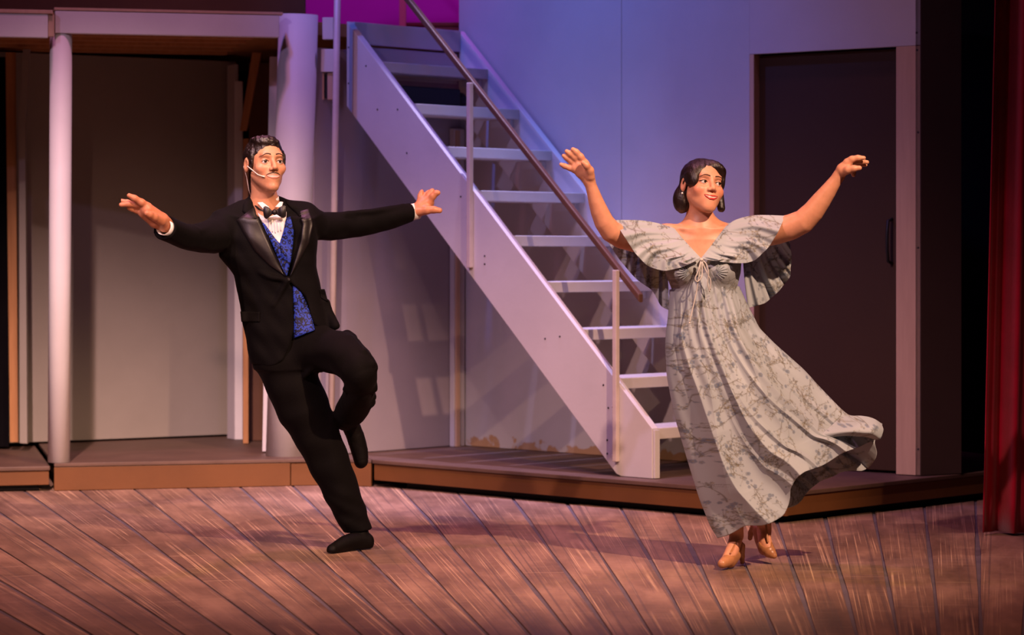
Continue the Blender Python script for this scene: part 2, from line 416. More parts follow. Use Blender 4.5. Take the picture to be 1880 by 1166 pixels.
obox('beam_board', A-ab*1.3-abn*0.06+UP*(ZD-0.148), ab*1.265, abn*0.04, UP*0.122, M['white'], b2, 0.004)
obox('capping', A-ab*1.3-abn*0.065+UP*(ZD-0.024), ab*1.29, abn*0.06, UP*0.02, M['jamb'], b2, 0.003)
obox('end_block', A-ab*0.034-abn*0.05+UP*(ZD-0.14), ab*0.032, abn*0.04, UP*0.114, M['jamb'], b2, 0.003)
adopt(b2)
# columns
cb_ = P(108, 0, 13.69); ct_ = P(112, 0, 13.69)
tag(tube('support_column', [(cb_.x, 13.69, ZT+0.001), ((cb_.x+ct_.x)/2, 13.69, 1.2), (ct_.x, 13.69, 2.385)], 0.0575, M['white'], None, 40), 'thin round white column at the alcove corner', 'column')
c2b = P(526, 0, 14.16); c2t = P(548, 0, 14.08)
tag(tube('support_column', [(c2b.x, 14.16, ZT+0.001), (c2t.x, 14.08, ZD+0.02)], [0.112, 0.105], M['white'], None, 56), 'thick round white column behind the man', 'column')
tag(prism('set_flat', [P(481.5, 829, 14.33), P(500, 829, 14.33), P(515, 104, 14.33), P(495, 104, 14.33)], (0.0, 0.02, 0), M['white'], None, 0.002), 'narrow white flat strip against the thick column', 'set flat')
# brown wall on the deck, upper left
ubx = P(562, 0, 14.35).x
struct(obox('wall_upper', (-4.2, 13.75, ZD+0.016), (ubx+4.2, 0.55, 0), (0, 0.03, 0), (0, 0, 1.0), M['brown'], None, 0.002), 'dark brown wall on the upper deck')
struct(obox('wall_upper_back', (-2.2, 16.55, ZD), (3.6, 0, 0), (0, 0.03, 0), (0, 0, 1.6), M['magenta_light_wall'], None, 0.0), 'magenta lit wall above the stairs')
tag(obox('deck_post', (P(733, 0, 15.6).x, 15.6, ZD-0.003), (0.04, 0, 0), (0, 0.04, 0), (0, 0, 1.0), M['jamb'], None, 0.003), 'small tan post on the deck above the stairs', 'post')
dbx = empty('storage_trunk', (P(790, 0, 15.7).x, 15.8, ZD)); tag(dbx, 'dark brown trunk on the deck beside the tan post', 'trunk')
xa = P(746, 0, 15.75).x; xb = P(850, 0, 15.75).x
obox('trunk_body', (xa, 15.72, ZD-0.003), (xb-xa, 0, 0), (0, 0.3, 0), (0, 0, 0.10), M['brown'], dbx, 0.006)
obox('trunk_lid', (xa-0.004, 15.716, ZD+0.099), (xb-xa+0.008, 0, 0), (0, 0.308, 0), (0, 0, 0.025), M['brown'], dbx, 0.006)
adopt(dbx)

# ------------------------------------------------------------------ stairs
stairs = empty('stage_stairs', S(-0.95, 0.58, ZT)); tag(stairs, 'steep white open-tread stairs with brown handrail', 'stairs')
RUN, RISE, T1, Z1 = 0.2445, 0.2352, -0.908, 0.39
SL = RISE/RUN
def zt_at(t): return Z1+SL*(T1-t)
def stringer(w0, th, foot_t=T1):
    prof = [(T1, ZT+0.002), (T1, Z1), (-3.10, zt_at(-3.10)), (-3.10, zt_at(-3.10)-0.46), (-1.165, ZT+0.035), (-1.14, ZT+0.012), (-1.11, ZT+0.002)]
    return prism('stringer', [S(t, w0, z) for t, z in prof], wv*th, M['gloss'], stairs, 0.003)
s_l = stringer(0.126, 0.045)
s_r = stringer(0.985, 0.043)
obox('foot_block', S(T1+0.001, 0.132, ZT+0.003), dv*0.012, wv*0.036, UP*(Z1-ZT-0.01), M['gloss'], stairs, 0.002)
for i in range(9):
    t = T1-RUN*i; z = Z1+RISE*i
    obox('tread', S(t-0.004, 0.1715, z-0.055), -dv*0.238, wv*0.813, UP*0.055, M['gloss'], stairs, 0.004)
    obox('cleat', S(t-0.05, 0.958, z-0.095), -dv*0.16, wv*0.026, UP*0.038, M['gloss'], stairs, 0.002)
obox('header_board', S(-3.085, 0.1715, zt_at(-3.10)-0.118), -dv*0.03, wv*0.813, UP*0.118, M['gloss'], stairs, 0.003)
obox('back_board', S(-3.10, 0.1715, zt_at(-3.10)-0.30), -dv*0.015, wv*0.80, UP*0.17, M['wall'], stairs, 0.002)
# stringer screws
rnd = random.Random(3)
for (u, v) in ((640, 87), (672, 121), (640, 153), (693, 201), (730, 201), (800, 362), (846, 361), (890, 470), (890, 485), (747, 281), (1001, 622), (1028, 618), (1108, 707), (1117, 749), (1115, 808), (1115, 833)):
    t = seg_u(u, 0.126); p = S(t, 0.126, 0); z = HC-(v-HZ)/F*p.y
    tube('screw', [p-wv*0.0018+UP*z, p+wv*0.003+UP*z], 0.0052, M['screw'], s_l, 8)
# handrail and posts
def rail_pt(t, w): return S(t, w, 1.155+SL*0.992*(-1.131-t))
RP = [rail_pt(-1.0, 0.150), rail_pt(-3.75, 0.150)]
rdir = (RP[1]-RP[0]); 
nrm = Vector((0, 0, 1))
obox('handrail', RP[0]-UP*0.030-wv*0.017, rdir, wv*0.034, UP*0.040, M['rail'], stairs, 0.006)
for (t, z0, z1) in ((-1.131, 0.218, 1.158), (-2.142, 1.165, 2.122)):
    po = obox('rail_post', S(t-0.013, 0.099, z0), dv*0.026, wv*0.0265, UP*(z1-z0), M['postpaint'], stairs, 0.004)
    for zz in (z0+0.03, z0+0.27):
        tube('bolt', [S(t-0.013, 0.112, zz), S(t-0.021, 0.112, zz)], 0.007, M['postpaint'], po, 8)
adopt(stairs)
bpy.context.view_layer.update()
for ch in stairs.children:
    for g in ch.children: g.matrix_parent_inverse = Matrix.Identity(4)
# tall pole beside the stair head
pb = P(607, 0, 14.02); pt = P(623, 0, 14.02)
tag(tube('metal_pole', [(pb.x, 14.02, ZT+0.002), (pt.x, 14.02, 3.3)], 0.0175, M['postpaint'], None, 16), 'tall slim pale pole in front of the return wall', 'pole')
# wooden bracket with bolt beside the pole
bk = empty('wall_bracket', P(597, 160, 14.18)); tag(bk, 'small tan wooden bracket beside the thick column top', 'bracket')
pw = S(T0, 0.0, 0)
for (u0, u1) in ((586, 595), (601, 611)):
    a = P(u0, 183, 14.12); b_ = P(u1, 134, 14.12)
    obox('cheek', a, (b_.x-a.x, 0, 0), (0, 0.035, 0), (0, 0, b_.z-a.z), M['jamb'], bk, 0.003)
a = P(594, 180, 14.13); b_ = P(602, 137, 14.13)
obox('centre_plate', a, (b_.x-a.x, 0, 0), (0, 0.02, 0), (0, 0, b_.z-a.z), M['blackmetal'], bk, 0.001)
adopt(bk)
ph_ = empty('pole_block', P(603, 60, 14.1)); tag(ph_, 'pale timber block at the deck corner above the bracket', 'block')
a = P(592, 72, 14.10); b_ = P(612, 32, 14.10)
obox('block', a, (b_.x-a.x, 0, 0), (0, 0.05, 0), (0, 0, b_.z-a.z), M['white'], ph_, 0.003)
a = P(589, 132, 14.11); b_ = P(613, 90, 14.11)
obox('spacer', a, (b_.x-a.x, 0, 0), (0, 0.04, 0), (0, 0, b_.z-a.z), M['white'], ph_, 0.003)
adopt(ph_)
# black bar fixture under the top tread
fx = empty('light_bar', S(-3.0, 0.5, 2.1)); tag(fx, 'black bar hung under the top stair tread', 'light bar')
obox('housing', S(-3.02, 0.20, 2.03), dv*0.10, wv*0.62, UP*0.125, M['blackmetal'], fx, 0.01)
tube('end_knob', [S(-2.97, 0.82, 2.09), S(-2.97, 0.87, 2.09)], 0.05, M['blackmetal'], fx, 16)
adopt(fx)

# ------------------------------------------------------------------ red curtain at the right edge
def curtain():
    D0 = 11.5; n = 90; m = 26; vs = []; fs = []
    for j in range(m):
        f = j/(m-1); z = 0.012+f*3.3
        xl = P(1805+23*min(1.0, f/0.73), 0, D0).x
        for i in range(n):
            s = i/(n-1); x = xl+s*0.62
            ph = s*23.0
            y = D0+0.055*math.sin(ph-0.6)+0.02*math.sin(ph*2.3+1)*(1-0.3*f)+0.05*s
            if j == 0: z = 0.012
            hem = 0.004 if 2 <= j <= 3 else 0
            vs.append((x, y-hem, z))
    for j in range(m-1):
        for i in range(n-1):
            a = j*n+i; fs.append((a, a+1, a+n+1, a+n))
    o = mesh_obj('stage_curtain', vs, fs, M['curtain'], None, True)
    md = o.modifiers.new('thick', 'SOLIDIFY'); md.thickness = 0.006; md.offset = 1
    return tag(o, 'red velvet side curtain hanging in folds at the right edge', 'curtain')
curtain()
tag(obox('black_masking_drape', (2.1, 15.6, 0.003), (3.0, -0.3, 0), (0, 0.02, 0), (0, 0, 4.0), M['black'], None, 0.0), 'black drape in the gap between door wall and red curtain', 'drape')
# ------------------------------------------------------------------ implicit modelling kit for bodies and clothes
def arr(v): return np.array([float(v[0]), float(v[1]), float(v[2])])
class Field:
    """ordered list of soft unions and cuts; each entry (fn, op, k, extra)"""
    def __init__(s): s.p = []; s.warp = None
    def add(s, fn, k=0.01, op='u'): s.p.append((fn, op, k)); return s
    def sub(s, fn, k=0.004): return s.add(fn, k, 's')
    def cut(s, fn, k=0.003): return s.add(fn, k, 'i')
    def ev(s, X, idx=None):
        if s.warp is not None: X = X+s.warp(X)
        d = None
        for i, (fn, op, k) in enumerate(s.p):
            if idx is not None and i not in idx: continue
            e = fn(X)
            if d is None:
                d = e if op == 'u' else np.full(len(X), 9.0); continue
            if op == 'u':
                h = np.clip(0.5+0.5*(d-e)/k, 0, 1); d = d+(e-d)*h-k*h*(1-h)
            else:
                f = -e if op == 's' else e
                h = np.clip(0.5-0.5*(d-f)/k, 0, 1); d = d+(f-d)*h+k*h*(1-h)
        return d
def rc(a, b, ra, rb):
    a = arr(a); b = arr(b); ab = b-a; L2 = max(float(ab@ab), 1e-12)
    def f(X):
        pa = X-a; t = np.clip(pa@ab/L2, 0, 1)
        return np.sqrt(((pa-t[:, None]*ab)**2).sum(1))-(ra+(rb-ra)*t)
    return f
def chain(pts, rads, k=0.012):
    """tapering limb through the points"""
    Y = np.array([list(arr(p))+[r] for p, r in zip(pts, rads)])
    if k > 0.009 and len(Y) > 2: Y = catmull(Y, (len(Y)-1)*2+1)
    fs = [rc(Y[i][:3], Y[i+1][:3], Y[i][3], Y[i+1][3]) for i in range(len(Y)-1)]
    kk = min(k, 0.008) if k <= 0.009 else 0.0
    mid = Y[:, :3].mean(0); R_ = max(np.linalg.norm(Y[:, :3]-mid, axis=1)+Y[:, 3])
    def f(X):
        d = fs[0](X)
        for g in fs[1:]:
            e = g(X)
            if kk: h = np.clip(0.5+0.5*(d-e)/kk, 0, 1); d = d+(e-d)*h-kk*h*(1-h)
            else: d = np.minimum(d, e)
        return d
    return f
def ell(c, r, R=None):
    c = arr(c); r = np.array(r, float); R = np.eye(3) if R is None else R
    def f(X):
        q = (X-c)@R
        k0 = np.sqrt(((q/r)**2).sum(1)); k1 = np.sqrt(((q/(r*r))**2).sum(1))
        return k0*(k0-1)/np.maximum(k1, 1e-9)
    return f
def loft(rows, n=2.3):
    """rows (z, cx, cy, half width, half depth): a stack of ovals"""
    rows = sorted(rows); A_ = np.array(rows, float)
    zs = A_[:, 0]
    def f(X):
        z = X[:, 2]; zc = np.clip(z, zs[0], zs[-1])
        cx = np.interp(zc, zs, A_[:, 1]); cy = np.interp(zc, zs, A_[:, 2]); a = np.interp(zc, zs, A_[:, 3]); b = np.interp(zc, zs, A_[:, 4])
        qx = np.abs(X[:, 0]-cx)/a; qy = np.abs(X[:, 1]-cy)/b
        m = (qx**n+qy**n)**(1.0/n)
        d = (m-1)*np.minimum(a, b)
        dz = np.maximum(zs[0]-z, z-zs[-1])
        return np.maximum(d, dz)
    return f
def polyprism(poly, y0, y1):
    """polygon in x,z swept in depth between y0 and y1"""
    V = np.array(poly, float); n = len(V)
    def f(X):
        p = X[:, [0, 2]]
        d = ((p-V[0])**2).sum(1); s = np.ones(len(X))
        j = n-1
        for i in range(n):
            e = V[j]-V[i]; w = p-V[i]
            t = np.clip((w@e)/(e@e), 0, 1); b = w-t[:, None]*e
            d = np.minimum(d, (b**2).sum(1))
            c1 = p[:, 1] >= V[i][1]; c2 = p[:, 1] < V[j][1]; c3 = e[0]*w[:, 1] > e[1]*w[:, 0]
            flip = (c1 & c2 & c3) | (~c1 & ~c2 & ~c3)
            s = np.where(flip, -s, s); j = i
        d2 = s*np.sqrt(d)
        dy = np.maximum(y0-X[:, 1], X[:, 1]-y1)
        return np.maximum(d2, dy)
    return f
def halfspace(o, nrm):
    o = arr(o); nrm = arr(nrm)
    def f(X): return (X-o)@nrm
    return f

def sdf_mesh(field, lo, hi, h, B=12, keep=1.2, relax=1):
    """surface nets on the blocks of a grid that the surface crosses"""
    lo = np.array(lo, float); hi = np.array(hi, float)
    nb = np.ceil((hi-lo)/(h*B)).astype(int)
    I = np.stack(np.meshgrid(*[np.arange(n) for n in nb], indexing='ij'), -1).reshape(-1, 3)
    cen = lo+(I+0.5)*h*B
    rad = h*B*0.87
    dc = np.stack([fn(cen+(field.warp(cen) if field.warp else 0)) for fn, op, k in field.p], 1)
    ops = np.array([op == 'u' for _, op, _ in field.p]); ks = np.array([k for _, _, k in field.p])
    full = field.ev(cen)
    act = np.where(np.abs(full) < rad*keep)[0]
    gnx, gny, gnz = nb*B+2
    def key(c): return (c[..., 0].astype(np.int64)*gny+c[..., 1])*gnz+c[..., 2]
    loc = np.stack(np.meshgrid(*[np.arange(B+1)]*3, indexing='ij'), -1).reshape(-1, 3)
    VK, VP, FQ = [], [], []
    n1 = B+1
    for b in act:
        du = dc[b]
        mn = du[ops].min()
        idx = set(np.where((ops & (du < mn+2.4*rad+ks)) | (~ops & (np.abs(du) < 2.4*rad+ks)) | (~ops & (np.array([p[1] for p in field.p]) == 'i') & (du > -2.4*rad-ks)) | (~ops & (np.array([p[1] for p in field.p]) == 's') & (du < 2.4*rad+ks)))[0].tolist())
        X = lo+(I[b]*B+loc)*h
        g = field.ev(X, idx).reshape(n1, n1, n1)
        if g.min() > 0 or g.max() < 0: continue
        s = g < 0
        cs = np.zeros((B, B, B), int)
        for dx in (0, 1):
            for dy in (0, 1):
                for dz in (0, 1): cs += s[dx:dx+B, dy:dy+B, dz:dz+B]
        m = (cs > 0) & (cs < 8)
        ci = np.argwhere(m)
        if not len(ci): continue
        acc = np.zeros((len(ci), 3)); cnt = np.zeros(len(ci))
        for ax in range(3):
            o1, o2 = [a for a in range(3) if a != ax]
            for u in (0, 1):
                for v in (0, 1):
                    a = ci.copy(); a[:, o1] += u; a[:, o2] += v
                    c = a.copy(); c[:, ax] += 1
                    ga = g[a[:, 0], a[:, 1], a[:, 2]]; gc = g[c[:, 0], c[:, 1], c[:, 2]]
                    x = (ga < 0) != (gc < 0)
                    t = np.where(x, ga/np.where(x, ga-gc, 1), 0)
                    p = a.astype(float); p[:, ax] += t
                    acc += p*x[:, None]; cnt += x
        base = I[b]*B
        VP.append(lo+(base+acc/cnt[:, None])*h); VK.append(key(base+ci+1))
        # faces on the edges owned by this block
        for ax in range(3):
            o1, o2 = [a for a in range(3) if a != ax]
            sl0 = [slice(0, B)]*3; sl1 = [slice(0, B)]*3; sl1[ax] = slice(1, B+1)
            e0 = s[tuple(sl0)]; e1 = s[tuple(sl1)]
            ei = np.argwhere(e0 != e1)
            if not len(ei): continue
            inside0 = e0[ei[:, 0], ei[:, 1], ei[:, 2]]
            q = []
            for (u, v) in ((0, 0), (-1, 0), (-1, -1), (0, -1)):
                c = ei+base+1; c = c.copy(); c[:, o1] += u; c[:, o2] += v; q.append(key(c))
            q = np.stack(q, 1)
            flip = inside0 if ax != 1 else ~inside0
            q[~flip] = q[~flip][:, ::-1]
            FQ.append(q)
    VK = np.concatenate(VK); VP = np.concatenate(VP); FQ = np.concatenate(FQ)
    od = np.argsort(VK); VK = VK[od]; VP = VP[od]
    pos = np.searchsorted(VK, FQ); pos = np.clip(pos, 0, len(VK)-1)
    ok = (VK[pos] == FQ).all(1)
    FQ = pos[ok]
    for _ in range(relax):
        acc = np.zeros_like(VP); cnt = np.zeros(len(VP))
        for a, c in ((0, 1), (1, 2), (2, 3), (3, 0)):
            np.add.at(acc, FQ[:, a], VP[FQ[:, c]]); np.add.at(cnt, FQ[:, a], 1)
            np.add.at(acc, FQ[:, c], VP[FQ[:, a]]); np.add.at(cnt, FQ[:, c], 1)
        VP = VP*0.5+0.5*acc/np.maximum(cnt, 1)[:, None]
    return VP, FQ

def np_obj(name, VP, FQ, mat, parent=None, smooth=True, colors=None):
    me = bpy.data.meshes.new(name)
    me.vertices.add(len(VP)); me.vertices.foreach_set('co', VP.astype(np.float32).ravel())
    n = len(FQ); w = FQ.shape[1]
    me.loops.add(n*w); me.loops.foreach_set('vertex_index', FQ.astype(np.int32).ravel())
    me.polygons.add(n); me.polygons.foreach_set('loop_start', np.arange(0, n*w, w, dtype=np.int32))
    me.update(calc_edges=True); me.validate()
    if smooth: me.polygons.foreach_set('use_smooth', np.ones(len(me.polygons), bool))
    if colors is not None:
        at = me.color_attributes.new('tint', 'FLOAT_COLOR', 'POINT')
        c = np.ones((len(VP), 4), np.float32); c[:, :3] = colors; at.data.foreach_set('color', c.ravel())
    me.materials.append(mat)
    o = bpy.data.objects.new(name, me); COL.objects.link(o)
    if parent is not None: o.parent = parent
    return o
def sdf_obj(name, field, lo, hi, h, mat, parent=None, relax=1, keep=1.2, tint=None):
    VP, FQ = sdf_mesh(field, lo, hi, h, relax=relax, keep=keep)
    return np_obj(name, VP, FQ, mat, parent, True, tint(VP) if tint else None)

def resample(pl, n):
    pl = [np.array(p, float) for p in pl]
    seg = [0.0]
    for a, b in zip(pl, pl[1:]): seg.append(seg[-1]+float(np.linalg.norm(b-a)))
    ts = np.linspace(0, seg[-1], n); A_ = np.array(pl)
    # smooth (Catmull-Rom like) by cubic easing on chord length
    out = np.stack([np.interp(ts, seg, A_[:, i]) for i in range(A_.shape[1])], 1)
    return out
def hit(field, O, Dr, t0, t1, it=70):
    """march rays O + t*Dr to the surface"""
    t = np.full(len(O), t0, float); done = np.zeros(len(O), bool)
    for _ in range(it):
        d = field.ev(O+t[:, None]*Dr)
        t = np.where(done, t, t+np.maximum(d*0.7, 0.0)); done |= d < 0.0004
        if done.all(): break
    return np.minimum(t, t1), done
def grid_solid(name, top, n, m, thick_vec, mat, parent=None, smooth=True, tint=None):
    """n*m grid of points TOP, given thickness along THICK_VEC (per point or one)"""
    top = np.asarray(top, float).reshape(n*m, 3); bot = top+np.asarray(thick_vec)
    VP = np.concatenate([top, bot]); o = n*m
    I_, J_ = np.meshgrid(np.arange(n-1), np.arange(m-1), indexing='ij'); a = (I_*m+J_).ravel()
    fs = [np.stack([a, a+1, a+m+1, a+m], 1), np.stack([o+a+m, o+a+m+1, o+a+1, o+a], 1)]
    a = np.arange(n-1)*m; fs.append(np.stack([a, a+m, o+a+m, o+a], 1)); a = a+m-1; fs.append(np.stack([a+m, a, o+a, o+a+m], 1))
    a = np.arange(m-1); fs.append(np.stack([a+1, a, o+a, o+a+1], 1)); a = a+(n-1)*m; fs.append(np.stack([a, a+1, o+a+1, o+a], 1))
    fs = np.concatenate(fs)
    return np_obj(name, VP, fs, mat, parent, smooth, None if tint is None else tint(VP))
CAMP = np.array([0, 0, HC])
def px_dir(uv):
    uv = np.asarray(uv, float)
    return np.stack([(uv[:, 0]-940)/F, np.ones(len(uv)), -(uv[:, 1]-HZ)/F], 1)
def strip_px(name, field, left, right, D0, mat, parent=None, n=24, m=8, off=0.003, thick=0.006, bulge=0.0, fallback=0.3, smooth=True):
    """a panel laid on the surface of FIELD: its two long edges are given as seen in the photograph"""
    a = resample(left, n); b = resample(right, n)
    uv = np.stack([a+(b-a)*(j/(m-1)) for j in range(m)], 1).reshape(-1, 2)
    Dr = px_dir(uv); O = np.repeat(CAMP[None], len(uv), 0)
    t, ok = hit(field, O, Dr, D0-0.5, D0+fallback)
    t = np.where(ok, t, np.nan).reshape(n, m)
    for i in range(n):                      # edge points beyond the body take their neighbour's depth
        row = t[i]; g = ~np.isnan(row)
        if g.any(): t[i] = np.interp(np.arange(m), np.where(g)[0], row[g])
        else: t[i] = t[i-1] if i else D0
    md_ = np.median(t, axis=1, keepdims=True); t = np.clip(t, md_-0.03, md_+0.010)
    jj = np.linspace(-1, 1, m)
    t = t-off-bulge*(1-jj[None]**2)
    top = O+t.reshape(-1)[:, None]*Dr
    return grid_solid(name, top, n, m, np.array([0, thick, 0]), mat, parent, smooth)

def catmull(Y, m):
    """Y (g, ...) guide samples -> m samples across, smooth"""
    g = len(Y); out = []
    for j in range(m):
        x = j/(m-1)*(g-1); i = min(int(x), g-2); t = x-i
        p0 = Y[max(i-1, 0)]; p1 = Y[i]; p2 = Y[i+1]; p3 = Y[min(i+2, g-1)]
        if g == 2: out.append(p1+(p2-p1)*t); continue
        out.append(0.5*(2*p1+(p2-p0)*t+(2*p0-5*p1+4*p2-p3)*t*t+(3*p1-p0-3*p2+p3)*t**3))
    return np.stack(out)
def smooth_line(pl, n):
    q = resample(pl, max(len(pl)*2-1, 3)); d = catmull(q, n*3)
    return resample(list(d), n)
def sheet_px(name, guides, D0, mat, parent, n=40, m=24, thick=0.0022, ripple=None):
    """cloth through guide lines (u, v, depth offset); the guides run from one side to the other, n samples along, m across"""
    G = np.stack([smooth_line([np.array(p, float) for p in g], n) for g in guides])
    Q = catmull(G, m).transpose(1, 0, 2)               # n, m, 3
    if ripple is not None: Q = ripple(Q)
    D = D0+Q[..., 2]
    top = np.stack([(Q[..., 0]-940)/F*D, D, HC-(Q[..., 1]-HZ)/F*D], -1)
    return grid_solid(name, top.reshape(-1, 3), n, m, np.array([0, thick, 0]), mat, parent, True, print_tint)

def skin_material(name, base, rough=0.42):
    m, nt, b = nodes_of(name)
    at = N(nt, 'ShaderNodeVertexColor'); at.layer_name = 'tint'
    nz = N(nt, 'ShaderNodeTexNoise', i_Scale=45.0, i_Detail=4.0)
    g = N(nt, 'ShaderNodeNewGeometry'); L(nt, g.outputs['Position'], nz.inputs['Vector'])
    r = ramp(nt, [(0.3, (0.93, 0.90, 0.88)), (0.7, (1.05, 1.04, 1.03))]); L(nt, nz.outputs[0], r.inputs[0])
    c = mixc(nt, 1.0, at.outputs[0], r.outputs[0], 'MULTIPLY')
    L(nt, c, b.inputs['Base Color'])
    b.inputs['Roughness'].default_value = rough; b.inputs['Specular IOR Level'].default_value = 0.4
    b.inputs['Subsurface Weight'].default_value = 0.12; b.inputs['Subsurface Radius'].default_value = (0.012, 0.005, 0.003)
    b.inputs['Subsurface Scale'].default_value = 0.6
    bp = N(nt, 'ShaderNodeBump', i_Strength=0.08, i_Distance=0.002); L(nt, nz.outputs[0], bp.inputs['Height']); L(nt, bp.outputs[0], b.inputs['Normal'])
    return m
def hair_material(name, c1, c2, scale=(60, 60, 8)):
    m = paint(name, c1, c2, 2.0, 0.38, 0.6, stretch=scale, spec=0.5, fine=4.0)
    return m

M['teeth'] = paint('teeth', (0.58, 0.52, 0.46), (0.52, 0.46, 0.40), 60, 0.3, 0.0)
M['eyewhite'] = paint('eye_white', (0.62, 0.56, 0.53), None, 40, 0.25, 0.0)
M['iris'] = paint('brown_iris', (0.035, 0.015, 0.008), None, 80, 0.2, 0.0)
M['pupil'] = paint('pupil', (0.004, 0.004, 0.004), None, 40, 0.15, 0.0)
class Head:
    """local axes: x to the viewer's right of the face, y forward out of the face, z up"""
    def __init__(s, origin, yaw, pitch, roll, scale):
        y, p, r = map(math.radians, (yaw, pitch, roll))
        f = np.array([math.sin(y)*math.cos(p), -math.cos(y)*math.cos(p), math.sin(p)])
        rt = np.array([math.cos(y), math.sin(y), 0.0])
        up = np.cross(rt, f); up = up/np.linalg.norm(up)
        rt2 = rt*math.cos(r)+up*math.sin(r); up2 = up*math.cos(r)-rt*math.sin(r)
        if np.dot(up2, [0, 0, 1]) < 0: up2 = -up2
        s.R = np.stack([rt2, f, up2], 1)      # columns are the local axes
        s.o = arr(origin); s.k = scale
    def w(s, p): return s.o+s.R@(np.array(p, float)*s.k)
    def l(s, X): return ((X-s.o)@s.R)/s.k
    def ell(s, c, r, rot=None):
        R = s.R if rot is None else s.R@np.array(Matrix.Rotation(math.radians(rot[1]), 3, rot[0]))
        return ell(s.w(c), np.array(r)*s.k, R)
    def rc(s, a, b, ra, rb): return rc(s.w(a), s.w(b), ra*s.k, rb*s.k)
    def patch(s, name, field, left, right, mat, parent, n=14, m=6, off=0.0008, thick=0.003, bulge=0.0):
        """panel on the face, edges given in local (x, z)"""
        a = smooth_line(left, n); b = smooth_line(right, n)
        q = np.stack([a+(b-a)*(j/(m-1)) for j in range(m)], 1).reshape(-1, 2)
        O = np.stack([s.w((x, 0.22, z)) for x, z in q]); fw = s.R[:, 1]
        t, ok = hit(field, O, np.repeat(-fw[None], len(O), 0), 0.0, 0.22*s.k)
        jj = np.tile(np.linspace(-1, 1, m), n)
        top = O-fw*(t-off*s.k-bulge*s.k*(1-jj**2))[:, None]
        return grid_solid(name, top, n, m, -fw*thick*s.k, mat, parent)

def face_field(fd, H, female=False, brow_up=0.0, eye_open=0.0052):
    fd.add(H.ell((0, -0.012, 0.030), (0.072, 0.093, 0.070)), 0.01)
    if female:
        fd.add(H.ell((0, 0.026, -0.032), (0.0605, 0.061, 0.074)), 0.03)
        for sx in (-1, 1):
            fd.add(H.rc((sx*0.043, 0.006, -0.046), (sx*0.011, 0.063, -0.090), 0.0175, 0.0185), 0.03)
            fd.add(H.ell((sx*0.039, 0.060, -0.031), (0.024, 0.021, 0.022)), 0.02)
        fd.add(H.ell((0, 0.070, -0.098), (0.019, 0.016, 0.016)), 0.018)
    else:
        fd.add(H.ell((0, 0.028, -0.032), (0.0575, 0.058, 0.078)), 0.03)
        for sx in (-1, 1):
            fd.add(H.rc((sx*0.047, 0.002, -0.050), (sx*0.011, 0.064, -0.099), 0.0155, 0.0165), 0.025)
            fd.add(H.ell((sx*0.040, 0.058, -0.026), (0.024, 0.020, 0.020)), 0.02)
        fd.add(H.ell((0, 0.073, -0.102), (0.017, 0.015, 0.015)), 0.016)
    fd.add(H.rc((-0.034, 0.076, 0.021+brow_up), (0.034, 0.076, 0.021+brow_up), 0.012, 0.012), 0.016)
    fd.add(H.ell((0, 0.069, -0.062), (0.030, 0.023, 0.026)), 0.018)
    for sx in (-1, 1):
        fd.sub(H.ell((sx*0.0315, 0.094, 0.000), (0.019, 0.017, 0.013)), 0.016)
        fd.add(H.ell((sx*0.0315, 0.0705, 0.0), (0.0155, 0.0150, 0.0125)), 0.006)
        fd.sub(H.ell((sx*0.0315, 0.088, -0.001), (0.0135, 0.016, eye_open)), 0.0022)
    tip = 0.107 if not female else 0.104
    fd.add(H.rc((0, 0.080, 0.014), (0, tip-0.006, -0.022), 0.0072, 0.0092), 0.010)
    fd.add(H.ell((0, tip-0.004, -0.028), (0.0105, 0.0105, 0.0095)), 0.007)
    for sx in (-1, 1):
        fd.add(H.ell((sx*0.0125, 0.0925, -0.0325), (0.0078, 0.0095, 0.0072)), 0.005)
        fd.sub(H.ell((sx*0.0065, 0.0975, -0.040), (0.0036, 0.0055, 0.0034)), 0.003)
        # ears
        fd.add(H.ell((sx*0.0765, -0.012, -0.006), (0.0085, 0.020, 0.032), ('X', -12)), 0.005)
        fd.sub(H.ell((sx*0.0835, -0.005, -0.004), (0.0065, 0.011, 0.017), ('X', -12)), 0.004)
    return fd
def eyes(H, parent, mw, mi, mp, gaze=(0.0, 0.0), open_=1.0):
    for sx in (-1, 1):
        c = np.array((sx*0.0315, 0.0705, -0.0005)); r = 0.0138*H.k
        def ball(name, radius, fwd, mat, par, cap):
            n, m = 16, 24; vs = []; fs = []
            g = np.array([gaze[0], 1.0, gaze[1]]); g /= np.linalg.norm(g)
            ax = np.cross(g, [0, 0, 1]); ax /= np.linalg.norm(ax); uz = np.cross(ax, g)
            for i in range(n):
                th = cap*i/(n-1)
                for j in range(m):
                    ph = 2*math.pi*j/m
                    q = g*math.cos(th)+(ax*math.cos(ph)+uz*math.sin(ph))*math.sin(th)
                    vs.append(H.w(c+q*radius/H.k+g*fwd))
            for i in range(n-1):
                for j in range(m):
                    fs.append((i*m+j, i*m+(j+1) % m, (i+1)*m+(j+1) % m, (i+1)*m+j))
            return np_obj(name, np.array(vs), np.array(fs), mat, par)
        e = ball('eye', r, 0.0, mw, parent, math.pi)
        ball('iris', r+0.0004, 0.0, mi, e, 0.47)
        ball('pupil', r+0.0007, 0.0, mp, e, 0.20)
# ------------------------------------------------------------------ the man in the tuxedo
DM = 10.92
def MP(u, v, dy=0.0): return P(u, v, DM+dy)
def mr(px, dy=0.0): return px*(DM+dy)/F
def mchain(rows, k=0.012):
    """rows (u, v, depth offset, radius in pixels)"""
    return chain([MP(u, v, d) for u, v, d, r in rows], [mr(r, d) for u, v, d, r in rows], k)
def mxz(uv, dy=0.0): return [(MP(u, v, dy).x, MP(u, v, dy).z) for u, v in uv]

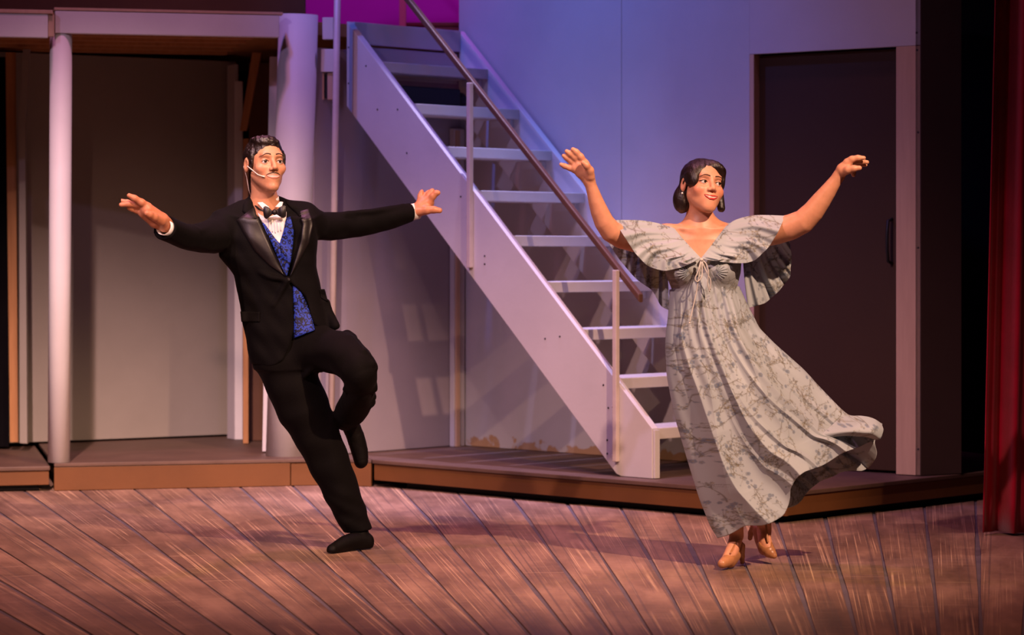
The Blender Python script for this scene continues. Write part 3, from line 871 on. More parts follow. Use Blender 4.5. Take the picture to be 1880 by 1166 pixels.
SKM = skin_material('man_skin', None)
M['suit'] = paint('black_wool_suit', (0.0024, 0.0017, 0.0021), (0.0017, 0.0012, 0.0015), 20.0, 0.8, 0.25, spec=0.09, fine=220, sheen=0.008)
M['trouser'] = paint('black_wool_trousers', (0.0026, 0.0018, 0.0018), (0.0019, 0.0013, 0.0013), 20.0, 0.8, 0.25, spec=0.09, fine=220, sheen=0.008)
M['satin'] = paint('black_satin', (0.010, 0.007, 0.008), (0.007, 0.005, 0.006), 12.0, 0.46, 0.12, spec=0.4)
M['shirt'] = paint('white_dress_shirt', (0.78, 0.76, 0.76), (0.72, 0.70, 0.70), 6.0, 0.6, 0.1)
M['shoe'] = paint('black_leather', (0.004, 0.003, 0.003), (0.003, 0.002, 0.002), 20.0, 0.6, 0.15, spec=0.12)
M['mhair'] = hair_material('dark_brown_hair', (0.014, 0.006, 0.0045), (0.005, 0.0025, 0.002), (60, 60, 25))
M['stache'] = paint('moustache_hair', (0.075, 0.036, 0.024), (0.05, 0.024, 0.016), 300.0, 0.7, 0.5)
M['brow'] = paint('dark_brow_hair', (0.020, 0.009, 0.007), None, 80.0, 0.6, 0.3)
M['lip_m'] = paint('natural_lip', (0.46, 0.19, 0.135), (0.40, 0.16, 0.11), 60, 0.4, 0.1)
M['mic'] = paint('pale_microphone', (0.75, 0.66, 0.60), None, 30, 0.35, 0.0)
def brocade():
    m, nt, b = nodes_of('blue_paisley_brocade')
    g = N(nt, 'ShaderNodeNewGeometry')
    w = N(nt, 'ShaderNodeTexWave', wave_type='RINGS', i_Scale=15.0, i_Distortion=13.0, i_Detail=2.0)
    w.inputs['Detail Scale'].default_value = 3.2; L(nt, g.outputs['Position'], w.inputs['Vector'])
    r = ramp(nt, [(0.25, (0.003, 0.004, 0.02)), (0.45, (0.010, 0.026, 0.24)), (0.9, (0.018, 0.045, 0.36))]); L(nt, w.outputs[1], r.inputs[0])
    L(nt, r.outputs[0], b.inputs['Base Color']); b.inputs['Roughness'].default_value = 0.6; b.inputs['Specular IOR Level'].default_value = 0.25
    return m
M['brocade'] = brocade()

man = empty('person', MP(655, 1010, 0)); 
man.location.z = 0.0
tag(man, 'man in black tuxedo and blue waistcoat, arms out, one knee lifted', 'person')

HM = Head(MP(487, 300.5, -0.03), 27, 5, 0, 1.035)
body = Field()
face_field(body, HM, False, 0.003, 0.0058)
# neck, then the hidden trunk and limbs
body.add(rc(HM.w((0, -0.028, -0.060)), MP(486, 380, 0.0), 0.052, 0.054), 0.02)
body.add(rc(HM.w((0, 0.030, -0.105)), MP(487, 376, -0.03), 0.020, 0.030), 0.03)
body.add(mchain([(486, 385, 0.01, 30), (484, 440, 0.01, 42), (500, 520, 0.01, 42), (525, 620, 0.01, 42)], 0.03), 0.03)
for rows in ([(486, 400, 0, 20), (415, 412, -0.05, 18), (352, 436, -0.33, 13), (306, 415, -0.52, 10.5)],
             [(486, 400, 0, 20), (560, 406, 0.05, 18), (655, 411, 0.22, 14), (762, 388, 0.345, 10.5)],
             [(515, 630, 0, 34), (553, 742, 0.0, 32), (620, 885, 0.02, 22), (656, 975, 0.04, 14)],
             [(555, 632, 0, 26), (640, 655, -0.22, 24), (657, 690, -0.26, 18), (650, 735, -0.06, 15), (639, 768, 0.09, 8)]):
    body.add(mchain(rows, 0.02), 0.025)
# image-left hand, reaching forward
for rows, kk in (([(308, 412, -0.515, 12), (296, 404, -0.55, 13.5), (270, 385, -0.60, 12.5)], 0.01),
             ([(300, 416, -0.52, 10), (284, 408, -0.55, 10), (263, 391, -0.585, 9.5)], 0.01),
             ([(296, 406, -0.575, 9), (283, 398.5, -0.62, 7.2), (275, 394, -0.64, 6.0), (269.5, 391.5, -0.65, 5.4)], 0.008),
             ([(270, 379, -0.60, 8), (260, 372, -0.62, 6.6), (247, 364, -0.635, 5.6), (237, 359, -0.64, 4.4)], 0.007),
             ([(262, 380, -0.58, 7), (250, 376, -0.605, 6), (236, 374.5, -0.62, 5.4), (222.5, 376, -0.625, 4.4)], 0.006),
             ([(261, 384, -0.56, 6.5), (248, 377, -0.565, 5.4), (234, 371.5, -0.565, 4.8), (222, 368.5, -0.565, 3.9)], 0.006),
             ([(262, 391, -0.575, 6), (251, 387, -0.59, 4.8), (242, 384, -0.60, 4.2), (236, 382.5, -0.605, 3.5)], 0.006)):
    body.add(mchain(rows, 0.008), kk)
# image-right hand, thumb low, fingers spread upward
for rows, kk in (([(762, 388, 0.345, 11), (772, 383, 0.35, 12.5), (786, 372, 0.355, 11.5)], 0.01),
             ([(764, 384, 0.35, 9), (774, 374, 0.36, 9.5), (777, 368, 0.365, 8.5)], 0.01),
             ([(772, 387, 0.335, 9.5), (783, 385.5, 0.325, 8), (796, 385, 0.32, 6.4), (807, 386.5, 0.318, 5.3)], 0.008),
             ([(789, 369, 0.345, 7.2), (795, 360, 0.335, 6), (801, 354.5, 0.33, 5.2), (804.5, 354, 0.325, 4.4)], 0.006),
             ([(783, 366, 0.36, 6.8), (788, 358, 0.362, 5.6), (792, 352.5, 0.364, 4.9), (794, 350, 0.365, 4.2)], 0.006),
             ([(777, 366, 0.372, 6.4), (782, 359, 0.38, 5.2), (786, 354.5, 0.385, 4.6), (788.5, 352, 0.39, 4.0)], 0.006),
             ([(771, 369, 0.365, 6.0), (771.5, 361, 0.37, 4.8), (773, 355.5, 0.372, 4.2), (774.5, 351, 0.374, 3.4)], 0.006)):
    body.add(mchain(rows, 0.008), kk)
def man_tint(X):
    c = np.tile(np.array([0.50, 0.235, 0.130]), (len(X), 1))
    q = HM.l(X)
    def blob(cx, cy, cz, r): return np.exp(-(((q-np.array([cx, cy, cz]))**2).sum(1))/(r*r))
    for sx in (-1, 1):
        b = blob(sx*0.044, 0.07, -0.03, 0.022)[:, None]; c = c*(1-b*0.35)+np.array([0.56, 0.22, 0.15])*b*0.35
        b = blob(sx*0.0315, 0.08, 0.004, 0.015)[:, None]; c = c*(1-b*0.30)+np.array([0.24, 0.10, 0.065])*b*0.30
    b = np.clip(blob(0, 0.085, -0.105, 0.03)+blob(-0.045, 0.035, -0.085, 0.03)+blob(0.045, 0.035, -0.085, 0.03)+blob(0, .095, -.05, .016), 0, 1)[:, None]
    c = c*(1-b*0.28)+np.array([0.26, 0.15, 0.10])*b*0.28
    hnd = ((X[:, 2] > 1.2) & ((X[:, 0] < -1.30) | (X[:, 0] > -0.44)))[:, None]
    c = np.where(hnd, c*np.array([1.04, 0.92, 0.90]), c)
    return c
lo = np.minimum.reduce([arr(MP(205, 240, -0.8)), arr(MP(205, 1020, -0.8))]); hi = np.maximum.reduce([arr(MP(830, 240, 0.5)), arr(MP(830, 1020, 0.5))])
mb = sdf_obj('body', body, lo, hi, 0.0033, SKM, man, 1, 1.2, man_tint)

# face details
hf = Field(); face_field(hf, HM, False, 0.003, 0.0058)
eyes(HM, man, M['eyewhite'], M['iris'], M['pupil'], (-0.05, 0.02))
for sx in (-1, 1):
    s = sx
    HM.patch('eyebrow', hf, [(s*0.011, 0.0300), (s*0.022, 0.0330), (s*0.034, 0.0310), (s*0.050, 0.0200)], [(s*0.011, 0.0250), (s*0.022, 0.0288), (s*0.035, 0.0272), (s*0.051, 0.0185)], M['brow'], man, 16, 5, 0.0012, 0.003, 0.001)
    HM.patch('eyelash', hf, [(s*0.0165, 0.0015), (s*0.024, 0.0058), (s*0.0335, 0.0066), (s*0.046, 0.0010)], [(s*0.0170, -0.0002), (s*0.024, 0.0036), (s*0.0335, 0.0042), (s*0.0455, -0.0008)], M['brow'], man, 14, 4, 0.0012, 0.002)
HM.patch('moustache', hf, [(-0.031, -0.0545), (-0.019, -0.0472), (-0.007, -0.0440), (0.0, -0.0455), (0.007, -0.0440), (0.019, -0.0472), (0.031, -0.0545)],
         [(-0.0305, -0.0565), (-0.019, -0.0520), (-0.007, -0.0492), (0.0, -0.0498), (0.007, -0.0492), (0.019, -0.0520), (0.0305, -0.0565)], M['stache'], man, 26, 5, 0.0006, 0.003, 0.0004)
HM.patch('upper_lip', hf, [(-0.031, -0.0560), (-0.012, -0.0545), (0.0, -0.0550), (0.012, -0.0545), (0.031, -0.0560)], [(-0.0305, -0.0575), (-0.012, -0.0583), (0.0, -0.0588), (0.012, -0.0583), (0.0305, -0.0575)], M['lip_m'], man, 18, 4, 0.0006, 0.003, 0.0006)
HM.patch('teeth', hf, [(-0.028, -0.0570), (-0.010, -0.0578), (0.010, -0.0578), (0.028, -0.0570)], [(-0.0255, -0.0600), (-0.010, -0.0655), (0.010, -0.0655), (0.0255, -0.0600)], M['teeth'], man, 14, 4, 0.0004, 0.003)
HM.patch('lower_lip', hf, [(-0.0305, -0.0574), (-0.011, -0.0645), (0.011, -0.0645), (0.0305, -0.0574)], [(-0.0255, -0.0635), (-0.010, -0.0715), (0.010, -0.0715), (0.0255, -0.0635)], M['lip_m'], man, 18, 5, 0.0005, 0.003, 0.0008)

# hair
hr = Field()
hr.add(HM.ell((0, -0.020, 0.034), (0.0785, 0.0965, 0.0740)), 0.01)
hr.add(HM.ell((-0.004, 0.040, 0.080), (0.048, 0.032, 0.015)), 0.02)
hr.add(HM.ell((-0.012, 0.01, 0.094), (0.050, 0.055, 0.016)), 0.02)
for sx in (-1, 1): hr.add(HM.ell((sx*0.0685, 0.020, 0.014), (0.009, 0.016, 0.036)), 0.01)
rnh = random.Random(8)
for i in range(46):          # short tousled locks over the crown
    a = rnh.uniform(0, 2*math.pi); r_ = rnh.uniform(0.0, 0.052)
    px_, py_ = math.cos(a)*r_*1.05, math.sin(a)*r_*1.25-0.002
    zz_ = 0.034+0.071*math.sqrt(max(0.05, 1-(px_/0.0785)**2-((py_+0.02)/0.0965)**2))
    ln = rnh.uniform(0.012, 0.022); da = rnh.uniform(-0.8, 0.8)
    hr.add(HM.rc((px_, py_, zz_-0.003), (px_+ln*math.sin(da), py_+ln*math.cos(da)*0.9, zz_+rnh.uniform(0.001, 0.006)-0.16*max(0, py_)), 0.0055, 0.0022), 0.004)
hr.sub(HM.ell((0, 0.102, 0.004), (0.063, 0.060, 0.064)), 0.012)
hr.sub(HM.ell((0, 0.080, -0.045), (0.075, 0.062, 0.070)), 0.008)
hr.sub(HM.ell((0, 0.020, -0.075), (0.12, 0.055, 0.062)), 0.008)
hr.sub(halfspace(HM.w((0, -0.05, -0.045)), HM.R@np.array([0, 0.25, 1.0])/1.03), 0.01)
def mwarp(X):
    q = HM.l(X)
    w = np.sin(q[:, 0]*260+q[:, 1]*120)*0.0012+np.sin(q[:, 0]*120-q[:, 1]*290+q[:, 2]*150)*0.0012+np.sin(q[:, 1]*510+q[:, 2]*270)*0.0007
    return w[:, None]*(q/np.maximum(np.linalg.norm(q, axis=1), 1e-6)[:, None])@HM.R.T
hr.warp = mwarp
hc = HM.w((0, 0, 0.03))
sdf_obj('hair', hr, hc-0.17, hc+0.17, 0.0024, M['mhair'], man)

# jacket
coat = Field()
rows = [(400, 402, 578), (440, 401, 583), (470, 404, 580), (490, 418, 581), (506, 429, 584), (540, 438, 592), (560, 441, 597), (590, 445, 607), (612, 449, 614), (650, 457, 606), (682, 464, 596)]
dep = {400: .115, 440: .128, 470: .128, 490: .124, 506: .120, 540: .116, 560: .118, 590: .124, 612: .128, 650: .126, 682: .124}
lr = []
for v, a, b in rows:
    pa, pb_ = MP(a, v), MP(b, v); lr.append((pa.z, (pa.x+pb_.x)/2, DM+0.0, (pb_.x-pa.x)/2, dep[v]))
coat.add(loft(lr, 2.35), 0.02)
coat.add(mchain([(412, 406, -0.05, 21), (447, 391, -0.02, 24), (487, 388, 0.02, 24), (530, 388, 0.03, 22), (563, 392, 0.05, 21)], 0.03), 0.045)
coat.add(mchain([(466, 372, 0.02, 12), (487, 366, 0.06, 15), (512, 374, 0.02, 11)], 0.02), 0.03)
coat.add(mchain([(408, 414, -0.05, 25), (392, 433, -0.12, 32), (352, 436, -0.33, 24), (325, 428, -0.44, 23.5), (299, 416, -0.545, 23)], 0.02), 0.03)
coat.add(mchain([(565, 403, 0.05, 24), (590, 415, 0.09, 26), (625, 414, 0.17, 25.5), (657, 411, 0.22, 24.5), (718, 399, 0.30, 21.5), (756, 389.5, 0.345, 16.5)], 0.02), 0.03)
# folds in the sleeves and the body
coat.add(mchain([(345, 418, -0.35, 6), (365, 425, -0.36, 5), (388, 415, -0.20, 4)], 0.01), 0.012)
coat.add(mchain([(619, 398, 0.13, 4), (634, 394, 0.14, 6), (648, 400, 0.16, 4)], 0.01), 0.012)
coat.add(mchain([(640, 392, 0.15, 4), (690, 388, 0.22, 5), (740, 379, 0.31, 4)], 0.01), 0.014)
coat.add(mchain([(478, 500, -0.115, 3), (505, 510, -0.125, 4.5), (528, 514, -0.12, 4)], 0.01), 0.014)
coat.add(mchain([(503, 560, -0.115, 3), (516, 535, -0.12, 4), (527, 517, -0.12, 4)], 0.01), 0.014)
coat.add(mchain([(598, 556, -0.02, 8), (603, 575, -0.03, 8), (616, 598, -0.06, 9)], 0.01), 0.02)
# flat ends of sleeves, open cuffs
wl_a, wl_b = arr(MP(352, 436, -0.33)), arr(MP(296, 414.5, -0.56)); axl = (wl_b-wl_a)/np.linalg.norm(wl_b-wl_a)
wr_a, wr_b = arr(MP(657, 411, 0.22)), arr(MP(759, 389, 0.35)); axr = (wr_b-wr_a)/np.linalg.norm(wr_b-wr_a)
cl = arr(MP(303, 417, -0.53)); cr_ = arr(MP(754, 390, 0.345))
def cuff_end(c, ax):
    def f(X):
        q = (X-c)@ax; r = np.linalg.norm((X-c)-q[:, None]*ax, axis=1)
        return np.maximum(-q, r-0.09)
    return f
coat.sub(cuff_end(cl, axl+0), 0.003); coat.sub(cuff_end(cr_, axr), 0.003)
coat.sub(rc(cl-axl*0.05, cl+axl*0.1, 0.036, 0.042), 0.004); coat.sub(rc(cr_-axr*0.04, cr_+axr*0.1, 0.026, 0.030), 0.004)
# collar opening, front V and the cutaway below the button
coat.sub(rc(MP(487, 378, 0.0), MP(489, 340, -0.02), 0.056, 0.062), 0.006)
Vp = [(466, 372), (470, 384), (480, 410), (495, 445), (512, 482), (526, 508), (531, 508), (542, 472), (551, 440), (554, 412), (545, 392), (528, 374), (500, 340)]
coat.sub(polyprism(mxz(Vp, -0.12), DM-0.4, DM-0.078), 0.006)
hem = [(425, 700), (436, 670), (464, 669), (490, 674), (508, 669), (521, 660), (533, 636), (540, 604), (539, 560), (538, 528), (531, 518), (536, 519), (548, 530), (560, 546), (570, 576), (577, 594), (588, 606), (607, 611), (626, 601), (660, 596), (660, 720), (425, 720)]
coat.sub(polyprism(mxz(hem, -0.10), DM-0.5, DM+0.02), 0.006)
coat.sub(polyprism(mxz([(425, 720), (425, 672), (660, 652), (660, 720)], 0.05), DM-0.02, DM+0.5), 0.006)
def cwarp(X):
    a = np.sin(X[:, 0]*38+X[:, 2]*21)*np.sin(X[:, 2]*33-X[:, 0]*17)*0.0050+np.sin(X[:, 0]*90+X[:, 2]*70)*0.0011
    return np.stack([a*0.4, a, a*0.4], 1)
coat.warp = cwarp
jk = sdf_obj('jacket', coat, lo, np.array([hi[0], hi[1], MP(0, 340).z]), 0.0043, M['suit'], man)
# panels on the jacket
strip_px('lapel', coat, [(434.5, 404), (446, 426), (468, 461), (494, 487), (523, 507)], [(465, 381), (478, 410), (493, 445), (510, 482), (526, 508)], DM, M['satin'], man, 26, 8, 0.004, 0.007, 0.004)
strip_px('lapel', coat, [(567, 383), (575, 412), (567, 446), (553, 472), (533, 508)], [(547, 389), (556, 412), (553, 440), (543, 474), (532, 508)], DM, M['satin'], man, 26, 8, 0.004, 0.007, 0.004)
strip_px('collar', coat, [(456, 360), (447, 374), (445, 388), (455, 397)], [(464, 362), (464, 374), (466, 384), (468, 390)], DM, M['suit'], man, 14, 5, 0.004, 0.007, 0.003)
strip_px('collar', coat, [(524, 366), (538, 374), (556, 380), (566, 384)], [(526, 374), (536, 384), (544, 391), (550, 399)], DM, M['suit'], man, 14, 5, 0.004, 0.007, 0.003)
strip_px('pocket_flap', coat, [(441, 572), (443, 591)], [(477, 573), (477, 591)], DM, M['suit'], man, 8, 10, 0.004, 0.006)
strip_px('pocket_flap', coat, [(586, 531), (590, 547)], [(596, 531), (602, 554)], DM, M['suit'], man, 8, 6, 0.005, 0.008)
bt = MP(530, 513, -0.128)
tube('button', [bt+Vector((0, 0.004, 0)), bt+Vector((0, -0.003, 0))], 0.0055, M['satin'], man, 14)
# shirt front, waistcoat
strip_px('shirt_front', coat, [(466, 374), (474, 394), (487, 418), (500, 434), (513, 447)], [(522, 374), (526, 390), (525, 404), (521, 425), (515.5, 447)], DM, M['shirt'], man, 24, 14, 0.010, 0.006, 0.004)
for i in range(5):
    u = 492+5.2*i
    strip_px('shirt_pleat', coat, [(u, 402), (u+1.5, 416), (u+2.2, 428-abs(i-2)*2)], [(u+2.2, 402), (u+3.4, 416), (u+3.6, 428-abs(i-2)*2)], DM, M['shirt'], man, 10, 3, 0.0155, 0.003)
strip_px('waistcoat', coat, [(480, 407), (497, 443), (512, 478), (523, 504)], [(487, 412), (501, 432), (514, 449), (524.5, 506)], DM, M['brocade'], man, 22, 7, 0.015, 0.008, 0.003)
strip_px('waistcoat', coat, [(526, 400), (521, 424), (513.5, 446), (518, 478), (524, 506)], [(533, 398), (539, 420), (538, 446), (534, 478), (527, 506)], DM, M['brocade'], man, 22, 8, 0.016, 0.008, 0.004)
for v in (462, 482):
    p = MP(520+(v-462)*0.15, v, -0.115); tube('waistcoat_button', [p, p+Vector((0, -0.01, 0))], 0.0045, M['satin'], man, 10)

# trousers
tr = Field()
lr = []
for v, a, b, dp_ in ((520, 462, 578, .090), (560, 455, 588, .098), (600, 454, 600, .106), (640, 459, 604, .112), (676, 468, 590, .112)):
    pa, pb_ = MP(a, v), MP(b, v); lr.append((pa.z, (pa.x+pb_.x)/2, DM+0.0, (pb_.x-pa.x)/2, dp_))
tr.add(loft(lr, 2.3), 0.02)
tr.add(mchain([(519, 668, 0.0, 49), (537, 705, 0.0, 48.5), (558, 752, 0.0, 48), (589, 814, 0.01, 41), (617, 880, 0.02, 35), (637, 928, 0.03, 31), (653, 960, 0.04, 26.5), (659, 976, 0.04, 25.5)], 0.02), 0.03)
tr.add(mchain([(572, 636, -0.02, 44), (606, 645, -0.12, 40), (634, 652, -0.20, 39), (656, 676, -0.28, 34), (662, 692, -0.28, 29)], 0.02), 0.04)
tr.add(mchain([(660, 690, -0.27, 29), (660, 710, -0.22, 29), (656, 734, -0.10, 30), (645, 754, 0.0, 29), (636, 768, 0.08, 23)], 0.02), 0.02)
for rows in ([(641, 622, -0.235, 5), (668, 646, -0.30, 6), (690, 676, -0.30, 4)], [(600, 672, -0.13, 5), (640, 676, -0.29, 6), (682, 668, -0.31, 5)],
             [(632, 716, -0.25, 4), (660, 712, -0.29, 6), (687, 716, -0.25, 5)], [(634, 742, -0.12, 4), (660, 738, -0.18, 6), (686, 730, -0.16, 5)],
             [(560, 690, -0.10, 4), (590, 660, -0.13, 5), (628, 640, -0.23, 4)], [(676, 668, -0.27, 10), (686, 674, -0.27, 7)], [(676, 734, -0.12, 12), (681, 738, -0.12, 9)], [(636, 616, -0.10, 10), (648, 622, -0.14, 9)], [(676, 700, -0.25, 10), (684, 708, -0.25, 6)]):
    tr.add(mchain(rows, 0.008), 0.016)
hem_n = np.array([-0.13, -0.05, 1.0]); hem_n /= np.linalg.norm(hem_n); hem_o = arr(MP(658, 974, 0.04))
def hemcut(X):
    q = -(X-hem_o)@hem_n
    return np.maximum(-q, np.maximum(X[:, 2]-0.3, np.linalg.norm(X-hem_o, axis=1)-0.12))
tr.sub(hemcut, 0.004)
def twarp(X):
    a = np.sin(X[:, 0]*30-X[:, 2]*24)*np.sin(X[:, 2]*26+X[:, 0]*19)*0.0055
    b = np.exp(-((X[:, 2]-0.16)/0.10)**2)*np.sin(X[:, 2]*95+X[:, 0]*40)*0.003
    return np.stack([(a+b)*0.5, a+b, a*0.3], 1)
tr.warp = twarp
tz = sdf_obj('trousers', tr, lo, np.array([hi[0], hi[1], MP(0, 510).z]), 0.0045, M['trouser'], man)
strip_px('waistcoat', tr, [(537, 524), (539.5, 560), (540, 600), (539, 621)], [(548, 528), (562, 555), (573, 585), (578, 606)], DM, M['brocade'], man, 24, 8, 0.012, 0.01, 0.004)
# shoes
sh_ = Field()
sh_.add(mchain([(673, 992, 0.03, 13.5), (655, 992, 0.0, 15), (634, 997, -0.05, 14), (611, 1008, -0.12, 9.5)], 0.01), 0.01)
sh_.add(mchain([(675, 999, 0.03, 11), (640, 1006, -0.03, 11), (609, 1011, -0.125, 9)], 0.01), 0.012)
sh_.add(mchain([(659, 966, 0.04, 17), (660, 984, 0.03, 17)], 0.01), 0.01)
sh_.sub(halfspace((0, 0, 0.004), (0, 0, 1)), 0.004)
so_ = sdf_obj('shoe', sh_, arr(MP(585, 1030, -0.2)), arr(MP(700, 960, 0.12)), 0.003, M['shoe'], man)
sh2 = Field()
sh2.add(mchain([(642, 778, 0.12, 15), (652, 800, 0.13, 16.5), (660, 828, 0.14, 15.5), (663, 846, 0.14, 13)], 0.01), 0.01)
sh2.add(mchain([(636, 764, 0.085, 17), (646, 786, 0.12, 15)], 0.01), 0.012)
sh2.add(mchain([(644, 786, 0.16, 12), (655, 820, 0.17, 12), (662, 850, 0.15, 10)], 0.01), 0.01)
sdf_obj('shoe', sh2, arr(MP(610, 880, 0.0)), arr(MP(700, 750, 0.26)), 0.003, M['shoe'], man)

# shirt cuffs
def cuff_ring(c, ax, r, length, name='shirt_cuff'):
    up = np.array([0, 0, 1.0]); a1 = np.cross(ax, up); a1 /= np.linalg.norm(a1); a2 = np.cross(a1, ax)
    n = 32; prof = [(0, r), (length, r*1.03), (length, r*1.03-0.003), (0, r-0.003)]; vs = []; fs = []
    for s_, rr in prof:
        for j in range(n):
            an = 2*math.pi*j/n; vs.append(c+ax*s_+(a1*math.cos(an)+a2*math.sin(an))*rr)
    for i in range(4):
        for j in range(n):
            fs.append((i*n+j, i*n+(j+1) % n, ((i+1) % 4)*n+(j+1) % n, ((i+1) % 4)*n+j))
    return np_obj(name, np.array(vs), np.array(fs), M['shirt'], man)
cuff_ring(cl-axl*0.04, axl, 0.0335, 0.052)
cuff_ring(cr_-axr*0.03, axr, 0.0350, 0.064)
# wing collar and bow tie
n = 40; vs = []; fs = []
cA = arr(MP(487.5, 371, -0.005))
for k_, (zz, rr) in enumerate(((0, 0.0615), (0.5, 0.0600), (1, 0.0590), (1, 0.0565), (0, 0.0590))):
    for j in range(n):
        an = 2*math.pi*j/n; x = math.cos(an)*rr*0.94; y = math.sin(an)*rr
        front = max(0.0, -math.sin(an))
        z = -0.018*front-0.006+zz*(0.030-0.004*front)
        vs.append(cA+np.array([x, y, z]))
for i in range(5):
    for j in range(n): fs.append((i*n+j, i*n+(j+1) % n, ((i+1) % 5)*n+(j+1) % n, ((i+1) % 5)*n+j))
np_obj('shirt_collar', np.array(vs), np.array(fs), M['shirt'], man)
for pts in ([(472, 372), (482, 371), (495, 381), (483, 384)], [(505, 380), (514, 370), (520, 371), (517, 381)]):
    q = [MP(u, v, -0.078) for u, v in pts]
    prism('collar_wing', q, (0, 0.006, 0), M['shirt'], man, 0.002)
bw = Field()
yb = DM-0.118
bw.add(polyprism(mxz([(483.5, 381), (487, 378), (500, 386.5), (501, 393), (489, 402.5), (485, 399)], -0.118), yb-0.005, yb+0.005), 0.004)
bw.add(polyprism(mxz([(507, 386), (521, 376.5), (525.5, 379), (525, 398), (520, 400.5), (507, 393.5)], -0.118), yb-0.005, yb+0.005), 0.004)
bw.add(ell(MP(490, 390, -0.12), (0.012, 0.011, 0.020)), 0.01); bw.add(ell(MP(518, 389, -0.12), (0.012, 0.011, 0.020)), 0.01)
bw.add(ell(MP(504, 389.7, -0.126), (0.0105, 0.011, 0.0125)), 0.003)
sdf_obj('bow_tie', bw, arr(MP(475, 412, -0.16)), arr(MP(535, 368, -0.08)), 0.002, M['satin'], man)
tube('tie_band', [MP(463, 371, -0.02), MP(468, 377, -0.05), MP(476, 384, -0.075), MP(485, 388, -0.10)], 0.004, M['satin'], man, 8)
# headset microphone
e0 = HM.w((-0.080, 0.006, -0.012)); e1 = HM.w((-0.070, 0.032, -0.030)); e2 = HM.w((-0.056, 0.058, -0.052)); e3 = HM.w((-0.042, 0.074, -0.060))
mic = tube('microphone_boom', [e0, e1, e2, e3], 0.0022, M['mic'], man, 8)
tube('microphone_tip', [Vector(e3)-Vector(HM.R@np.array([0, 0.004, 0])), Vector(e3)+Vector(HM.R@np.array([0.006, 0.006, -0.002]))], 0.0035, M['mic'], mic, 8)
tube('microphone_cable', [HM.w((-0.074, -0.02, 0.02)), HM.w((-0.080, -0.034, -0.01)), HM.w((-0.068, -0.036, -0.05)), HM.w((-0.055, -0.05, -0.10)), MP(462, 366, 0.02)], 0.0015, M['mic'], mic, 6)
adopt(man)
for ch in man.children:
    for g in ch.children: g.matrix_parent_inverse = Matrix.Identity(4)
# ------------------------------------------------------------------ the woman in the floral gown
DW = 10.315
def WP(u, v, dy=0.0): return P(u, v, DW+dy)
def wr_(px, dy=0.0): return px*(DW+dy)/F
def wchain(rows, k=0.012): return chain([WP(u, v, d) for u, v, d, r in rows], [wr_(r, d) for u, v, d, r in rows], k)
def wxz(uv, dy=0.0): return [(WP(u, v, dy).x, WP(u, v, dy).z) for u, v in uv]
SKW = skin_material('woman_skin', None, 0.45)
M['whair'] = hair_material('dark_bobbed_hair', (0.014, 0.0055, 0.0042), (0.005, 0.0022, 0.002), (50, 50, 16))
M['lip_w'] = paint('red_lipstick', (0.50, 0.030, 0.025), (0.42, 0.022, 0.02), 60, 0.3, 0.05, spec=0.5)
M['lash'] = paint('dark_lash', (0.020, 0.009, 0.007), None, 80.0, 0.6, 0.2)
M['wbrow'] = paint('brown_brow', (0.060, 0.026, 0.016), None, 80.0, 0.6, 0.2)
M['tanshoe'] = paint('tan_leather', (0.42, 0.19, 0.085), (0.34, 0.145, 0.06), 20, 0.38, 0.08, spec=0.5)
M['sole'] = paint('dark_sole', (0.05, 0.025, 0.018), None, 20, 0.6, 0.1)
M['pearl'] = paint('pearl', (0.8, 0.76, 0.72), None, 20, 0.2, 0.0, spec=0.7)

